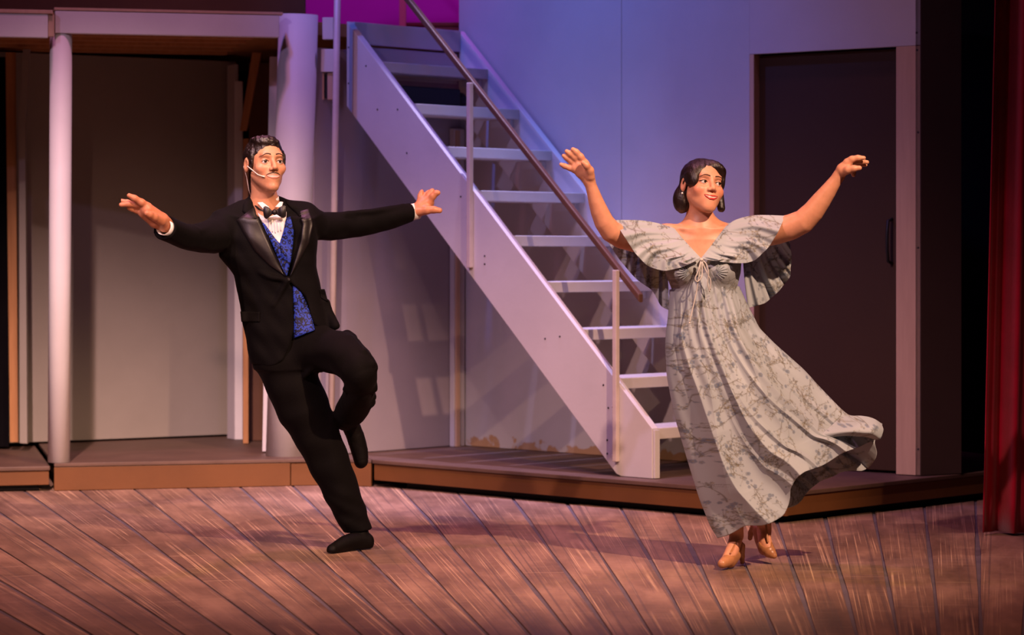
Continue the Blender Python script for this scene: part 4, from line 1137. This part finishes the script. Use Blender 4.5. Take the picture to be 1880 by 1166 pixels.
# the printed sprigs: stems, buds and blossoms laid out on the flat cloth (metres), carried as a colour attribute
PR = 0.0016; PX0, PZ0 = -0.2, -0.1
def make_print():
    W_, H_ = int(2.2/PR), int(2.1/PR)
    base = np.array([0.44, 0.49, 0.535])
    img = np.ones((H_, W_, 3))*base
    rr = np.random.RandomState(5)
    # cloudy base tone
    g = rr.rand(24, 24); yy, xx = np.mgrid[0:H_, 0:W_]
    gy = yy/H_*22; gx = xx/W_*22; iy = gy.astype(int); ix = gx.astype(int); fy = gy-iy; fx = gx-ix
    cl = (g[iy, ix]*(1-fx)+g[iy, ix+1]*fx)*(1-fy)+(g[iy+1, ix]*(1-fx)+g[iy+1, ix+1]*fx)*fy
    img *= (0.90+0.22*cl)[..., None]
    def stamp(x, z, r, col, a):
        cx, cz = (x-PX0)/PR, (z-PZ0)/PR; q = int(r/PR+2)
        x0, x1, z0, z1 = max(int(cx)-q, 0), min(int(cx)+q+2, W_), max(int(cz)-q, 0), min(int(cz)+q+2, H_)
        if x0 >= x1 or z0 >= z1: return
        Y, X = np.mgrid[z0:z1, x0:x1]; dd = np.sqrt((X-cx)**2+(Y-cz)**2)*PR
        m = (np.clip((r-dd)/PR+0.5, 0, 1)*a)[..., None]
        img[z0:z1, x0:x1] = img[z0:z1, x0:x1]*(1-m)+np.array(col)*m
    brown, blue, grey, ochre = (0.115, 0.095, 0.060), (0.115, 0.165, 0.265), (0.19, 0.23, 0.29), (0.27, 0.22, 0.10)
    def stem(x, z, a, length, r, depth):
        k = rr.uniform(-9, 9); n = int(length/0.0022)
        for i in range(n):
            x += math.cos(a)*0.0022; z += math.sin(a)*0.0022; a += k*0.0022+rr.uniform(-0.10, 0.10)
            stamp(x, z, r*(1-0.5*i/n), brown, 0.62)
            if depth > 0 and rr.rand() < 0.10: stem(x, z, a+rr.choice([-1, 1])*rr.uniform(0.5, 1.1), rr.uniform(0.015, 0.04), r*0.8, depth-1)
            if rr.rand() < 0.12:
                s_ = a+rr.choice([-1, 1])*1.2; l_ = rr.uniform(0.003, 0.006)
                stamp(x+math.cos(s_)*l_, z+math.sin(s_)*l_, rr.uniform(0.0016, 0.0030), ochre if rr.rand() < 0.5 else brown, 0.6)
        if rr.rand() < 0.5: stamp(x, z, 0.003, grey, 0.8)
    gx_, gz_ = np.meshgrid(np.arange(0.40, 1.60, 0.070), np.arange(0.0, 1.45, 0.070))
    for x, z in zip(gx_.ravel(), gz_.ravel()):
        x += rr.uniform(-0.035, 0.035); z += rr.uniform(-0.035, 0.035); a = rr.uniform(0, 6.28)
        stem(x, z, a, rr.uniform(0.06, 0.12), 0.0019, 2)
        if rr.rand() < 0.8:
            for b in range(rr.randint(2, 5)):
                bx, bz = x+rr.uniform(-0.02, 0.02), z+rr.uniform(-0.02, 0.02); col = blue if rr.rand() < 0.6 else grey; R_ = rr.uniform(0.004, 0.0075)
                for p in range(5):
                    an = p*1.2566+a; stamp(bx+math.cos(an)*R_*0.75, bz+math.sin(an)*R_*0.75, R_*0.55, col, 0.62)
                stamp(bx, bz, R_*0.3, ochre, 0.7)
    return img
PRINT = make_print()
def print_tint(X):
    x = X[:, 0]+0.5*(X[:, 1]-DW); z = X[:, 2]
    i = np.clip(((x-PX0)/PR), 0, PRINT.shape[1]-2); k = np.clip(((z-PZ0)/PR), 0, PRINT.shape[0]-2)
    i0 = i.astype(int); k0 = k.astype(int); fi = (i-i0)[:, None]; fk = (k-k0)[:, None]
    return (PRINT[k0, i0]*(1-fi)+PRINT[k0, i0+1]*fi)*(1-fk)+(PRINT[k0+1, i0]*(1-fi)+PRINT[k0+1, i0+1]*fi)*fk
def floral():
    m, nt, b = nodes_of('floral_chiffon')
    at = N(nt, 'ShaderNodeVertexColor'); at.layer_name = 'tint'
    g = N(nt, 'ShaderNodeNewGeometry'); pos = g.outputs['Position']
    L(nt, at.outputs[0], b.inputs['Base Color']); b.inputs['Roughness'].default_value = 0.5; b.inputs['Specular IOR Level'].default_value = 0.35
    b.inputs['Sheen Weight'].default_value = 0.15
    fn = N(nt, 'ShaderNodeTexNoise', i_Scale=300.0, i_Detail=2.0); L(nt, pos, fn.inputs['Vector'])
    bp = N(nt, 'ShaderNodeBump', i_Strength=0.08, i_Distance=0.001); L(nt, fn.outputs[0], bp.inputs['Height']); L(nt, bp.outputs[0], b.inputs['Normal'])
    tr_ = N(nt, 'ShaderNodeBsdfTranslucent'); L(nt, at.outputs[0], tr_.inputs['Color'])
    ms = N(nt, 'ShaderNodeMixShader'); ms.inputs[0].default_value = 0.30
    L(nt, b.outputs[0], ms.inputs[1]); L(nt, tr_.outputs[0], ms.inputs[2])
    L(nt, ms.outputs[0], nt.nodes['Material Output'].inputs[0])
    return m
M['floral'] = floral()
M['gathered'] = paint('gathered_chiffon', (0.33, 0.385, 0.41), (0.26, 0.30, 0.33), 30, 0.5, 0.1)
M['cord'] = paint('pale_cord', (0.55, 0.53, 0.50), None, 40, 0.5, 0.1)

woman = empty('person', WP(1345, 1044)); woman.location.z = 0.0
tag(woman, 'woman in long pale floral gown, both arms raised, skirt swirling', 'person')
HW = Head(WP(1289.5, 341, -0.02), 22, 8, 8, 1.0)
wb_ = Field()
face_field(wb_, HW, True, 0.0, 0.0042)
wb_.add(rc(HW.w((0, -0.026, -0.060)), WP(1287, 420, 0.0), 0.050, 0.051), 0.02)
wb_.add(wchain([(1287, 424, 0.0, 22), (1252, 428, 0.005, 18), (1222, 437, 0.0, 22)], 0.03), 0.05)
wb_.add(wchain([(1287, 424, 0.0, 22), (1326, 426, 0.005, 18), (1362, 434, 0.0, 22)], 0.03), 0.05)
trows = [(424, 1240, 1336, .070), (440, 1222, 1356, .086), (470, 1217, 1362, .098), (500, 1221, 1360, .100), (530, 1233, 1353, .096), (570, 1234, 1366, .100), (620, 1230, 1386, .118), (680, 1236, 1392, .125)]
def wloft(rows, din, dw):
    out = []
    for v, a, b, dp_ in rows:
        pa, pb_ = WP(a, v), WP(b, v); out.append((pa.z, (pa.x+pb_.x)/2, DW+0.005, (pb_.x-pa.x)/2+din, dp_+dw))
    return loft(out, 2.2)
wb_.add(wloft(trows, -0.007, -0.007), 0.03)
for u in (1253, 1321): wb_.add(ell(WP(u, 494, -0.065), (0.056, 0.052, 0.055)), 0.03)
wb_.sub(rc(WP(1287.5, 462, -0.128), WP(1287.5, 500, -0.150), 0.006, 0.012), 0.02)
for sx in (-1, 1):   # collar bones
    wb_.add(wchain([(1287+sx*8, 426, -0.058, 2.6), (1287+sx*30, 421, -0.046, 2.8), (1287+sx*50, 418, -0.02, 2.6)], 0.01), 0.016)
for rows in ([(1222, 437, 0, 25), (1165, 439, -0.05, 24), (1122, 425, -0.12, 20), (1101, 389, -0.15, 16.5), (1089, 353, -0.17, 11.8), (1082, 333, -0.18, 10)],
             [(1364, 434, 0, 25), (1425, 424, -0.04, 25), (1474, 407, -0.09, 22), (1507, 369, -0.12, 17.8), (1528, 340, -0.14, 13), (1540, 323, -0.15, 10.5)]):
    wb_.add(wchain(rows, 0.025), 0.025)
wb_.add(wchain([(1302, 640, 0.0, 44), (1322, 800, 0.02, 27), (1338, 880, 0.03, 20), (1350, 955, 0.04, 15), (1352, 984, 0.05, 12.5)], 0.02), 0.03)
wb_.add(wchain([(1330, 650, 0.0, 42), (1362, 800, 0.03, 26), (1385, 890, 0.10, 21), (1401, 950, 0.17, 14.5), (1403, 975, 0.18, 13)], 0.02), 0.03)
# feet inside the shoes
wb_.add(wchain([(1352, 984, 0.05, 12), (1346, 1006, 0.0, 12.5), (1336, 1026, -0.055, 11), (1326, 1034, -0.09, 7)], 0.01), 0.01)
wb_.add(wchain([(1402, 972, 0.18, 12), (1404, 992, 0.15, 12.5), (1411, 1008, 0.12, 10), (1419, 1017, 0.10, 6)], 0.01), 0.01)
# hands
for rows, kk in (([(1082, 333, -0.18, 10), (1076, 318, -0.185, 11.5), (1064, 303, -0.19, 10.5)], 0.01),
             ([(1083, 330, -0.18, 8.5), (1080, 315, -0.19, 9.5), (1074, 301, -0.195, 8.5)], 0.01),
             ([(1077, 329, -0.18, 8), (1066, 318, -0.185, 8.5), (1056, 309, -0.19, 8)], 0.01),
             ([(1084, 324, -0.20, 8.5), (1083, 313, -0.215, 7.2), (1077, 304, -0.23, 6), (1071, 299, -0.235, 5)], 0.008),
             ([(1072, 298, -0.195, 7), (1066, 288, -0.205, 6), (1058, 279.5, -0.21, 5.4), (1052, 274.5, -0.215, 4.4)], 0.006),
             ([(1063, 298, -0.19, 6.6), (1055, 289, -0.20, 5.6), (1047, 282.5, -0.205, 5), (1040.5, 278, -0.21, 4.2)], 0.006),
             ([(1057, 303, -0.185, 6.4), (1049, 296, -0.19, 5.4), (1041, 290, -0.195, 4.8), (1035, 286, -0.20, 4)], 0.006),
             ([(1055, 312, -0.185, 6), (1046, 308.5, -0.185, 5), (1037, 305, -0.188, 4.5), (1030, 302, -0.19, 3.7)], 0.006),
             ([(1540, 323, -0.15, 10.5), (1547, 311, -0.16, 11), (1557, 300, -0.17, 9)], 0.01),
             ([(1543, 320, -0.13, 9), (1553, 309, -0.13, 8.5), (1561, 303, -0.13, 7.5)], 0.01),
             ([(1549, 315, -0.175, 8.5), (1557, 312, -0.195, 7), (1567, 309.5, -0.205, 5.8), (1578, 308.5, -0.21, 4.6)], 0.008),
             ([(1556, 298, -0.17, 7.5), (1564, 292.5, -0.18, 6), (1575, 290, -0.185, 5), (1586, 290, -0.185, 3.9)], 0.006),
             ([(1560, 300, -0.15, 7), (1570, 296.5, -0.155, 5.4), (1582, 296.5, -0.155, 4.7), (1592, 298, -0.155, 3.8)], 0.006),
             ([(1561, 304, -0.13, 6.5), (1571, 301, -0.13, 5.2), (1581, 301, -0.13, 4.5), (1589, 303, -0.13, 3.7)], 0.006),
             ([(1557, 309, -0.115, 6), (1563, 312, -0.105, 5), (1567, 317, -0.10, 4.2), (1567, 322, -0.10, 3.5)], 0.006)):
    wb_.add(wchain(rows, 0.008), kk)
def woman_tint(X):
    c = np.tile(np.array([0.60, 0.285, 0.175]), (len(X), 1)); q = HW.l(X)
    def blob(cx, cy, cz, r): return np.exp(-(((q-np.array([cx, cy, cz]))**2).sum(1))/(r*r))
    for sx in (-1, 1):
        b = blob(sx*0.046, 0.066, -0.030, 0.022)[:, None]; c = c*(1-b*0.6)+np.array([0.60, 0.15, 0.10])*b*0.6
        b = blob(sx*0.0315, 0.08, 0.008, 0.014)[:, None]; c = c*(1-b*0.45)+np.array([0.26, 0.10, 0.07])*b*0.45
    return c
lo_w = np.array([WP(1010, 0, -0.3).x, DW-0.35, 0.0]); hi_w = np.array([WP(1610, 0, 0).x, DW+0.30, WP(0, 255, 0.2).z])
sdf_obj('body', wb_, lo_w, hi_w, 0.0032, SKW, woman, 1, 1.2, woman_tint)
wf = Field(); face_field(wf, HW, True, 0.0, 0.0042)
eyes(HW, woman, M['eyewhite'], M['iris'], M['pupil'], (0.30, 0.06))
for s in (-1, 1):
    HW.patch('eyebrow', wf, [(s*0.011, 0.0255), (s*0.022, 0.0285), (s*0.036, 0.0275), (s*0.050, 0.0175)], [(s*0.011, 0.0205), (s*0.022, 0.0235), (s*0.036, 0.0240), (s*0.051, 0.0160)], M['wbrow'], woman, 16, 5, 0.001, 0.003, 0.0006)
    HW.patch('eyelash', wf, [(s*0.0165, 0.0010), (s*0.024, 0.0052), (s*0.0345, 0.0058), (s*0.049, 0.0020)], [(s*0.0170, -0.0006), (s*0.024, 0.0022), (s*0.0345, 0.0026), (s*0.047, -0.0012)], M['lash'], woman, 14, 4, 0.0012, 0.002)
HW.patch('upper_lip', wf, [(-0.0300, -0.0525), (-0.011, -0.0518), (0.0, -0.0535), (0.011, -0.0518), (0.0300, -0.0525)], [(-0.0290, -0.0540), (-0.011, -0.0580), (0.0, -0.0590), (0.011, -0.0580), (0.0290, -0.0540)], M['lip_w'], woman, 18, 5, 0.001, 0.003, 0.0012)
HW.patch('teeth', wf, [(-0.0265, -0.0540), (-0.010, -0.0572), (0.010, -0.0572), (0.0265, -0.0540)], [(-0.0235, -0.0580), (-0.010, -0.0648), (0.010, -0.0648), (0.0235, -0.0580)], M['teeth'], woman, 14, 4, 0.0005, 0.003)
HW.patch('lower_lip', wf, [(-0.0290, -0.0540), (-0.011, -0.0640), (0.011, -0.0640), (0.0290, -0.0540)], [(-0.0235, -0.0628), (-0.009, -0.0722), (0.009, -0.0722), (0.0235, -0.0628)], M['lip_w'], woman, 18, 5, 0.001, 0.003, 0.002)
# hair: smooth waved bob
wh = Field()
wh.add(HW.ell((0, -0.020, 0.034), (0.0800, 0.0965, 0.0770)), 0.01)
wh.add(HW.ell((-0.056, 0.026, 0.012), (0.026, 0.044, 0.056)), 0.02)
wh.add(HW.ell((0.040, 0.034, 0.066), (0.042, 0.046, 0.026), ('Y', 32)), 0.02)
wh.add(HW.ell((0.064, 0.030, 0.022), (0.013, 0.030, 0.044)), 0.015)
wh.add(HW.ell((-0.060, -0.046, -0.056), (0.038, 0.044, 0.056)), 0.03)
wh.add(HW.ell((0.020, -0.060, -0.058), (0.060, 0.034, 0.050)), 0.03)
wh.add(HW.rc((0.074, -0.004, -0.010), (0.086, 0.006, -0.080), 0.018, 0.016), 0.015)
wh.sub(HW.ell((-0.004, 0.104, 0.004), (0.059, 0.058, 0.072)), 0.006)
wh.sub(HW.ell((0.000, 0.082, -0.055), (0.070, 0.062, 0.074)), 0.006)
wh.sub(HW.ell((-0.062, 0.034, -0.060), (0.030, 0.042, 0.046)), 0.006)
wh.sub(HW.rc((-0.09, 0.0, -0.012), (-0.07, 0.012, -0.03), 0.017, 0.016), 0.005)
wh.sub(rc(HW.w((0.0, -0.01, -0.06)), WP(1287, 425, 0.0), 0.049, 0.052), 0.004)
def wwarp(X):
    q = HW.l(X); an = np.arctan2(q[:, 2]-0.03, q[:, 1]+0.02)
    w = np.sin(q[:, 0]*330+np.sin(an*5)*1.4)*0.0008+np.sin(q[:, 0]*95+an*5)*0.0010
    return w[:, None]*(q/np.maximum(np.linalg.norm(q, axis=1), 1e-6)[:, None])@HW.R.T
wh.warp = wwarp
hc = HW.w((0, 0, 0.0))
sdf_obj('hair', wh, hc-0.17, hc+0.17, 0.0028, M['whair'], woman)
ep = HW.w((-0.0835, -0.004, -0.042)); ee = Field().add(ell(ep, (0.004, 0.004, 0.004)), 0.001)
sdf_obj('earring', ee, ep-0.008, ep+0.008, 0.0012, M['pearl'], woman)

# gown: bodice
bo = Field()
bo.add(wloft(trows, 0.0, 0.0), 0.02)
for u in (1253, 1321): bo.add(ell(WP(u, 494, -0.065), (0.062, 0.059, 0.060)), 0.03)
bo.add(wchain([(1252, 429, 0.005, 19), (1222, 438, 0.0, 24)], 0.03), 0.03); bo.add(wchain([(1326, 427, 0.005, 19), (1362, 435, 0.0, 24)], 0.03), 0.03)
Vn = [(1237, 405), (1240, 421), (1262, 448), (1287, 474), (1311, 445), (1333, 417), (1335, 400), (1287, 380)]
bo.sub(polyprism(wxz(Vn, -0.08), DW-0.5, DW+0.03), 0.004)
bo.sub(polyprism(wxz([(1240, 380), (1248, 420), (1270, 438), (1304, 438), (1326, 420), (1334, 380)], 0.06), DW, DW+0.4), 0.004)
sdf_obj('bodice', bo, lo_w, np.array([hi_w[0], hi_w[1], WP(0, 395).z]), 0.0036, M['floral'], woman, 1, 1.2, print_tint)
for cx, cy, sgn in ((1266, 502, -1), (1313, 500, 1)):
    for i in range(8):
        a = math.radians(-48+17*i); r0_, r1_ = 5, 24-abs(i-3)*1.5
        q0_ = (cx+sgn*r0_*math.cos(a), cy-r0_*math.sin(a)*0.9); q1_ = (cx+sgn*r1_*math.cos(a), cy-r1_*math.sin(a)*0.9)
        nx_, ny_ = -math.sin(a)*0.55*sgn, -math.cos(a)*0.55
        strip_px('gather', bo, [(q0_[0]-nx_, q0_[1]-ny_), (q1_[0]-nx_*2.2, q1_[1]-ny_*2.2)], [(q0_[0]+nx_, q0_[1]+ny_), (q1_[0]+nx_*2.2, q1_[1]+ny_*2.2)], DW, M['gathered'], woman, 9, 5, 0.0006, 0.003, 0.0028)

# gown: skirt front and back
Lf = [(1229, 532), (1227.5, 570), (1222.5, 611), (1221, 640), (1224.5, 695), (1238, 763), (1260, 839), (1283, 914), (1305.7, 971), (1317, 988)]
Rt = [(1357.5, 526), (1375.5, 565), (1396, 604), (1424, 632), (1478, 680), (1502, 707), (1530, 736), (1556, 762), (1596, 764), (1620, 778)]
Tp = [(1229, 532), (1250, 524), (1270, 512), (1288, 503), (1310, 510), (1334, 520), (1357.5, 526)]
Hf = [(1317, 988), (1342, 981), (1366, 968), (1415, 960), (1440, 947), (1449, 925), (1453, 888), (1478, 868), (1540, 838), (1600, 808), (1616, 806), (1620, 778)]
Hb = [(1317, 988), (1380, 958), (1436, 936), (1464, 926), (1479, 907), (1513, 880), (1547, 865), (1590, 867), (1598, 848), (1612, 841), (1606, 812), (1620, 778)]
def skirt(name, hemline, sign, seed):
    n, m = (360, 300) if sign < 0 else (300, 240)         # around, down
    T_ = smooth_line(Tp, n); H_ = smooth_line(hemline, n); L_ = smooth_line(Lf, m); R_ = smooth_line(Rt, m)
    j = np.linspace(0, 1, n)[:, None, None]; s = np.linspace(0, 1, m)[None, :, None]
    Q = (1-s)*T_[:, None]+s*H_[:, None]+(1-j)*L_[None]+j*R_[None]-((1-j)*(1-s)*T_[0]+j*(1-s)*T_[-1]+(1-j)*s*H_[0]+j*s*H_[-1])
    J = j[..., 0]; Sg = s[..., 0]
    half = np.interp(np.linspace(0, 1, m), [0, 0.12, 0.3, 0.6, 0.85, 1], [0.108, 0.118, 0.150, 0.185, 0.185, 0.17])[None]
    tail = 1-0.45*np.clip((J-0.55)/0.45, 0, 1)*Sg
    prof = np.sin(np.pi*np.clip(J, 0, 1))**0.6
    dy = sign*half*prof*tail+0.01
    amp = (0.004+0.030*Sg**0.9)*np.clip(np.sin(np.pi*J)*2.2, 0, 1)
    rr = np.random.RandomState(seed)
    jw = J+0.035*np.sin(3*Sg+seed)+0.02*np.sin(9*Sg+5*J)
    f1 = 1-np.abs(np.sin(np.pi*(3.6*jw+0.25)))*1.9
    f2 = np.sin(2*np.pi*(11*jw+0.1*np.sin(7*Sg)))*0.45*np.clip(1-1.6*Sg, 0.06, 1)
    f3 = 1-np.abs(np.sin(np.pi*(2.3*jw+0.75*Sg)))*1.8
    f4 = np.clip(1-np.abs(np.sin(np.pi*(6.3*jw-0.9*Sg+0.2)))*3.0, -0.3, 1)*np.clip((Sg-0.25)*2, 0, 1)*np.clip((J-0.25)*3, 0, 1)
    dy = dy+sign*amp*(f1*0.75+f2+f3*0.7+f4*0.45)
    Q = Q.copy()
    Q[..., 1] += (Sg**6)*np.sin(J*30+seed)*2.2*np.clip(np.sin(np.pi*J)*2, 0, 1)
    D = DW+dy
    top = np.stack([(Q[..., 0]-940)/F*D, D, HC-(Q[..., 1]-HZ)/F*D], -1)
    return grid_solid(name, top.reshape(-1, 3), n, m, np.array([0, 0.002*(1 if sign < 0 else -1), 0]), M['floral'], woman, True, print_tint)
skirt('skirt_front', Hf, -1, 1)
skirt('skirt_back', Hb, 1, 2)
# rolled edge where the skirt tail curls over at the right
sheet_px('skirt_curl', [[(1548, 764, -0.02), (1580, 764, -0.05), (1606, 768, -0.06), (1619, 780, -0.05)], [(1530, 778, -0.06), (1575, 778, -0.11), (1608, 782, -0.12), (1622, 790, -0.09)], [(1512, 794, -0.09), (1560, 792, -0.13), (1600, 796, -0.14), (1616, 806, -0.11)], [(1500, 806, -0.09), (1550, 800, -0.10), (1596, 803, -0.09), (1608, 808, -0.07)]], DW, M['floral'], woman, 90, 50)

# flutter sleeves, front and back layers
def rip(freq, amp, ph=0.0):
    def f(Q):
        n, m = Q.shape[:2]; a = np.linspace(0, 1, n)[:, None]; s = np.linspace(0, 1, m)[None]
        w = np.sin(2*np.pi*freq*a+ph)*0.7+np.sin(2*np.pi*freq*2.3*a+1.7*ph+1)*0.35
        Q = Q.copy(); Q[..., 2] += amp*w*s**1.2
        return Q
    return f
sheet_px('sleeve_front', [[(1238, 419, -0.045), (1252, 436, -0.085), (1270, 456, -0.112), (1286, 473, -0.128)],
    [(1213, 411, -0.05), (1224, 440, -0.095), (1244, 468, -0.125), (1283, 475, -0.137)],
    [(1176, 404.5, -0.075), (1184, 437, -0.120), (1208, 474, -0.125), (1268, 484, -0.139)],
    [(1127, 404, -0.115), (1144, 431, -0.175), (1168, 468, -0.155), (1190, 489, -0.135), (1216, 498, -0.128), (1250, 492, -0.140), (1286, 475, -0.14)]], DW, M['floral'], woman, 130, 90, 0.0022, rip(4.2, 0.015))
sheet_px('sleeve_front', [[(1333, 415, -0.045), (1318, 434, -0.085), (1303, 454, -0.112), (1288, 473, -0.128)],
    [(1352, 403, -0.05), (1350, 438, -0.100), (1332, 464, -0.128), (1291, 475, -0.137)],
    [(1388, 395, -0.07), (1386, 432, -0.115), (1362, 470, -0.122), (1308, 479, -0.139)],
    [(1442, 396, -0.085), (1428, 427, -0.145), (1412, 453, -0.140), (1388, 477, -0.125), (1366, 484, -0.120), (1330, 482, -0.138), (1288, 475, -0.14)]], DW, M['floral'], woman, 130, 90, 0.0022, rip(4.0, 0.015, 1.0))
sheet_px('sleeve_back', [[(1226, 430, 0.065), (1185, 425, 0.06), (1128, 424, 0.01)], [(1226, 495, 0.085), (1180, 468, 0.09), (1124, 437, 0.03)],
    [(1229, 570, 0.09), (1214, 562, 0.10), (1198, 534, 0.105), (1165, 510, 0.10), (1136, 475, 0.08), (1117, 446, 0.04)]], DW, M['floral'], woman, 120, 80, 0.0022, rip(4.0, 0.016, 0.5))
sheet_px('sleeve_back', [[(1362, 440, 0.065), (1400, 425, 0.06), (1446, 422, 0.02)], [(1366, 505, 0.085), (1402, 480, 0.10), (1448, 432, 0.04)],
    [(1373, 566, 0.09), (1404, 557, 0.12), (1428, 537, 0.12), (1450, 509, 0.11), (1454, 470, 0.09), (1450, 443, 0.05)]], DW, M['floral'], woman, 120, 80, 0.0022, rip(4.0, 0.020, 1.4))
# tie cord at the neckline
def cord(name, pts, r=1.25):
    q = smooth_line([np.array(p, float) for p in pts], 26)
    return tube(name, [WP(*p) for p in q], wr_(r), M['cord'], woman, 6)
cd = -0.152
cord('tie_loop', [(1287, 478, cd), (1281, 500, cd-0.006), (1275, 514, cd-0.004), (1281, 519, cd-0.004), (1289, 508, cd-0.006), (1289, 480, cd)])
cord('tie_loop', [(1289, 478, cd), (1297, 484, cd-0.004), (1301, 500, cd-0.004), (1299, 520, cd+0.004), (1303, 536, cd+0.012)])
cord('tie_end', [(1287, 480, cd), (1284, 500, cd-0.002), (1279, 535, cd+0.010), (1271, 570, cd+0.008), (1266, 592, cd+0.004)])
cord('tie_end', [(1289, 480, cd), (1295, 495, cd-0.002), (1305, 515, cd+0.004), (1304, 532, cd+0.010)])
kn = arr(WP(1288, 477, cd)); kf = Field().add(ell(kn, (0.008, 0.007, 0.007)), 0.002)
sdf_obj('tie_knot', kf, kn-0.014, kn+0.014, 0.002, M['cord'], woman)
for u, v, d in ((1266, 593, cd+0.004),):
    p = arr(WP(u, v, d)); sdf_obj('tie_bead', Field().add(ell(p, (0.004, 0.004, 0.005)), 0.001), p-0.008, p+0.008, 0.0015, M['cord'], woman)
# shoes: tan T-strap heels
s1f = Field()
s1f.add(wchain([(1347, 1018, 0.0, 11.5), (1337, 1028, -0.055, 12.5), (1326, 1035, -0.095, 8.5)], 0.01), 0.008)
s1f.add(wchain([(1356, 1000, 0.055, 9), (1352, 1016, 0.02, 10), (1340, 1033, -0.04, 10.5)], 0.01), 0.01)
s1f.add(wchain([(1361, 1003, 0.075, 7.5), (1362, 1022, 0.085, 5.0), (1363, 1036, 0.09, 3.8)], 0.008), 0.008)
s1f.sub(wchain([(1353, 984, 0.03, 12.2), (1346, 1004, -0.03, 12.4), (1340, 1014, -0.055, 8)], 0.01), 0.003)
s1f.sub(halfspace((0, 0, 0.003), (0, 0, 1)), 0.003)
sdf_obj('heeled_shoe', s1f, np.array([WP(1300, 0).x, DW-0.2, 0.0]), np.array([WP(1385, 0).x, DW+0.2, 0.17]), 0.0028, M['tanshoe'], woman)
def strap(pts, r=2.0):
    q = smooth_line([np.array(p, float) for p in pts], 16); return tube('shoe_strap', [WP(*p) for p in q], wr_(r), M['tanshoe'], woman, 8, True, 0.5)
strap([(1340, 996, 0.035), (1346, 997, 0.0), (1354, 993, -0.002), (1362, 990, 0.03)])
strap([(1351, 995, -0.008), (1346, 1006, -0.04), (1341, 1016, -0.075)])
s2f = Field()
s2f.add(wchain([(1405, 1003, 0.13, 14.5), (1412, 1012, 0.11, 12), (1421, 1020, 0.095, 6)], 0.01), 0.008)
s2f.add(wchain([(1393, 974, 0.20, 11), (1397, 990, 0.185, 12), (1404, 1008, 0.15, 12)], 0.01), 0.01)
s2f.add(wchain([(1384, 968, 0.215, 7), (1379, 978, 0.23, 5.5), (1377, 988, 0.24, 4.5)], 0.006), 0.008)
s2f.sub(wchain([(1402, 962, 0.15, 14), (1403, 985, 0.125, 13.5), (1408, 998, 0.105, 8)], 0.01), 0.003)
sdf_obj('heeled_shoe', s2f, np.array([WP(1360, 0, .2).x, DW+0.0, 0.0]), np.array([WP(1440, 0, .2).x, DW+0.32, 0.25]), 0.0028, M['tanshoe'], woman)
strap([(1406, 962, 0.13), (1408, 980, 0.115), (1410, 996, 0.105)])
adopt(woman)
for ch in woman.children:
    for g in ch.children: g.matrix_parent_inverse = Matrix.Identity(4)
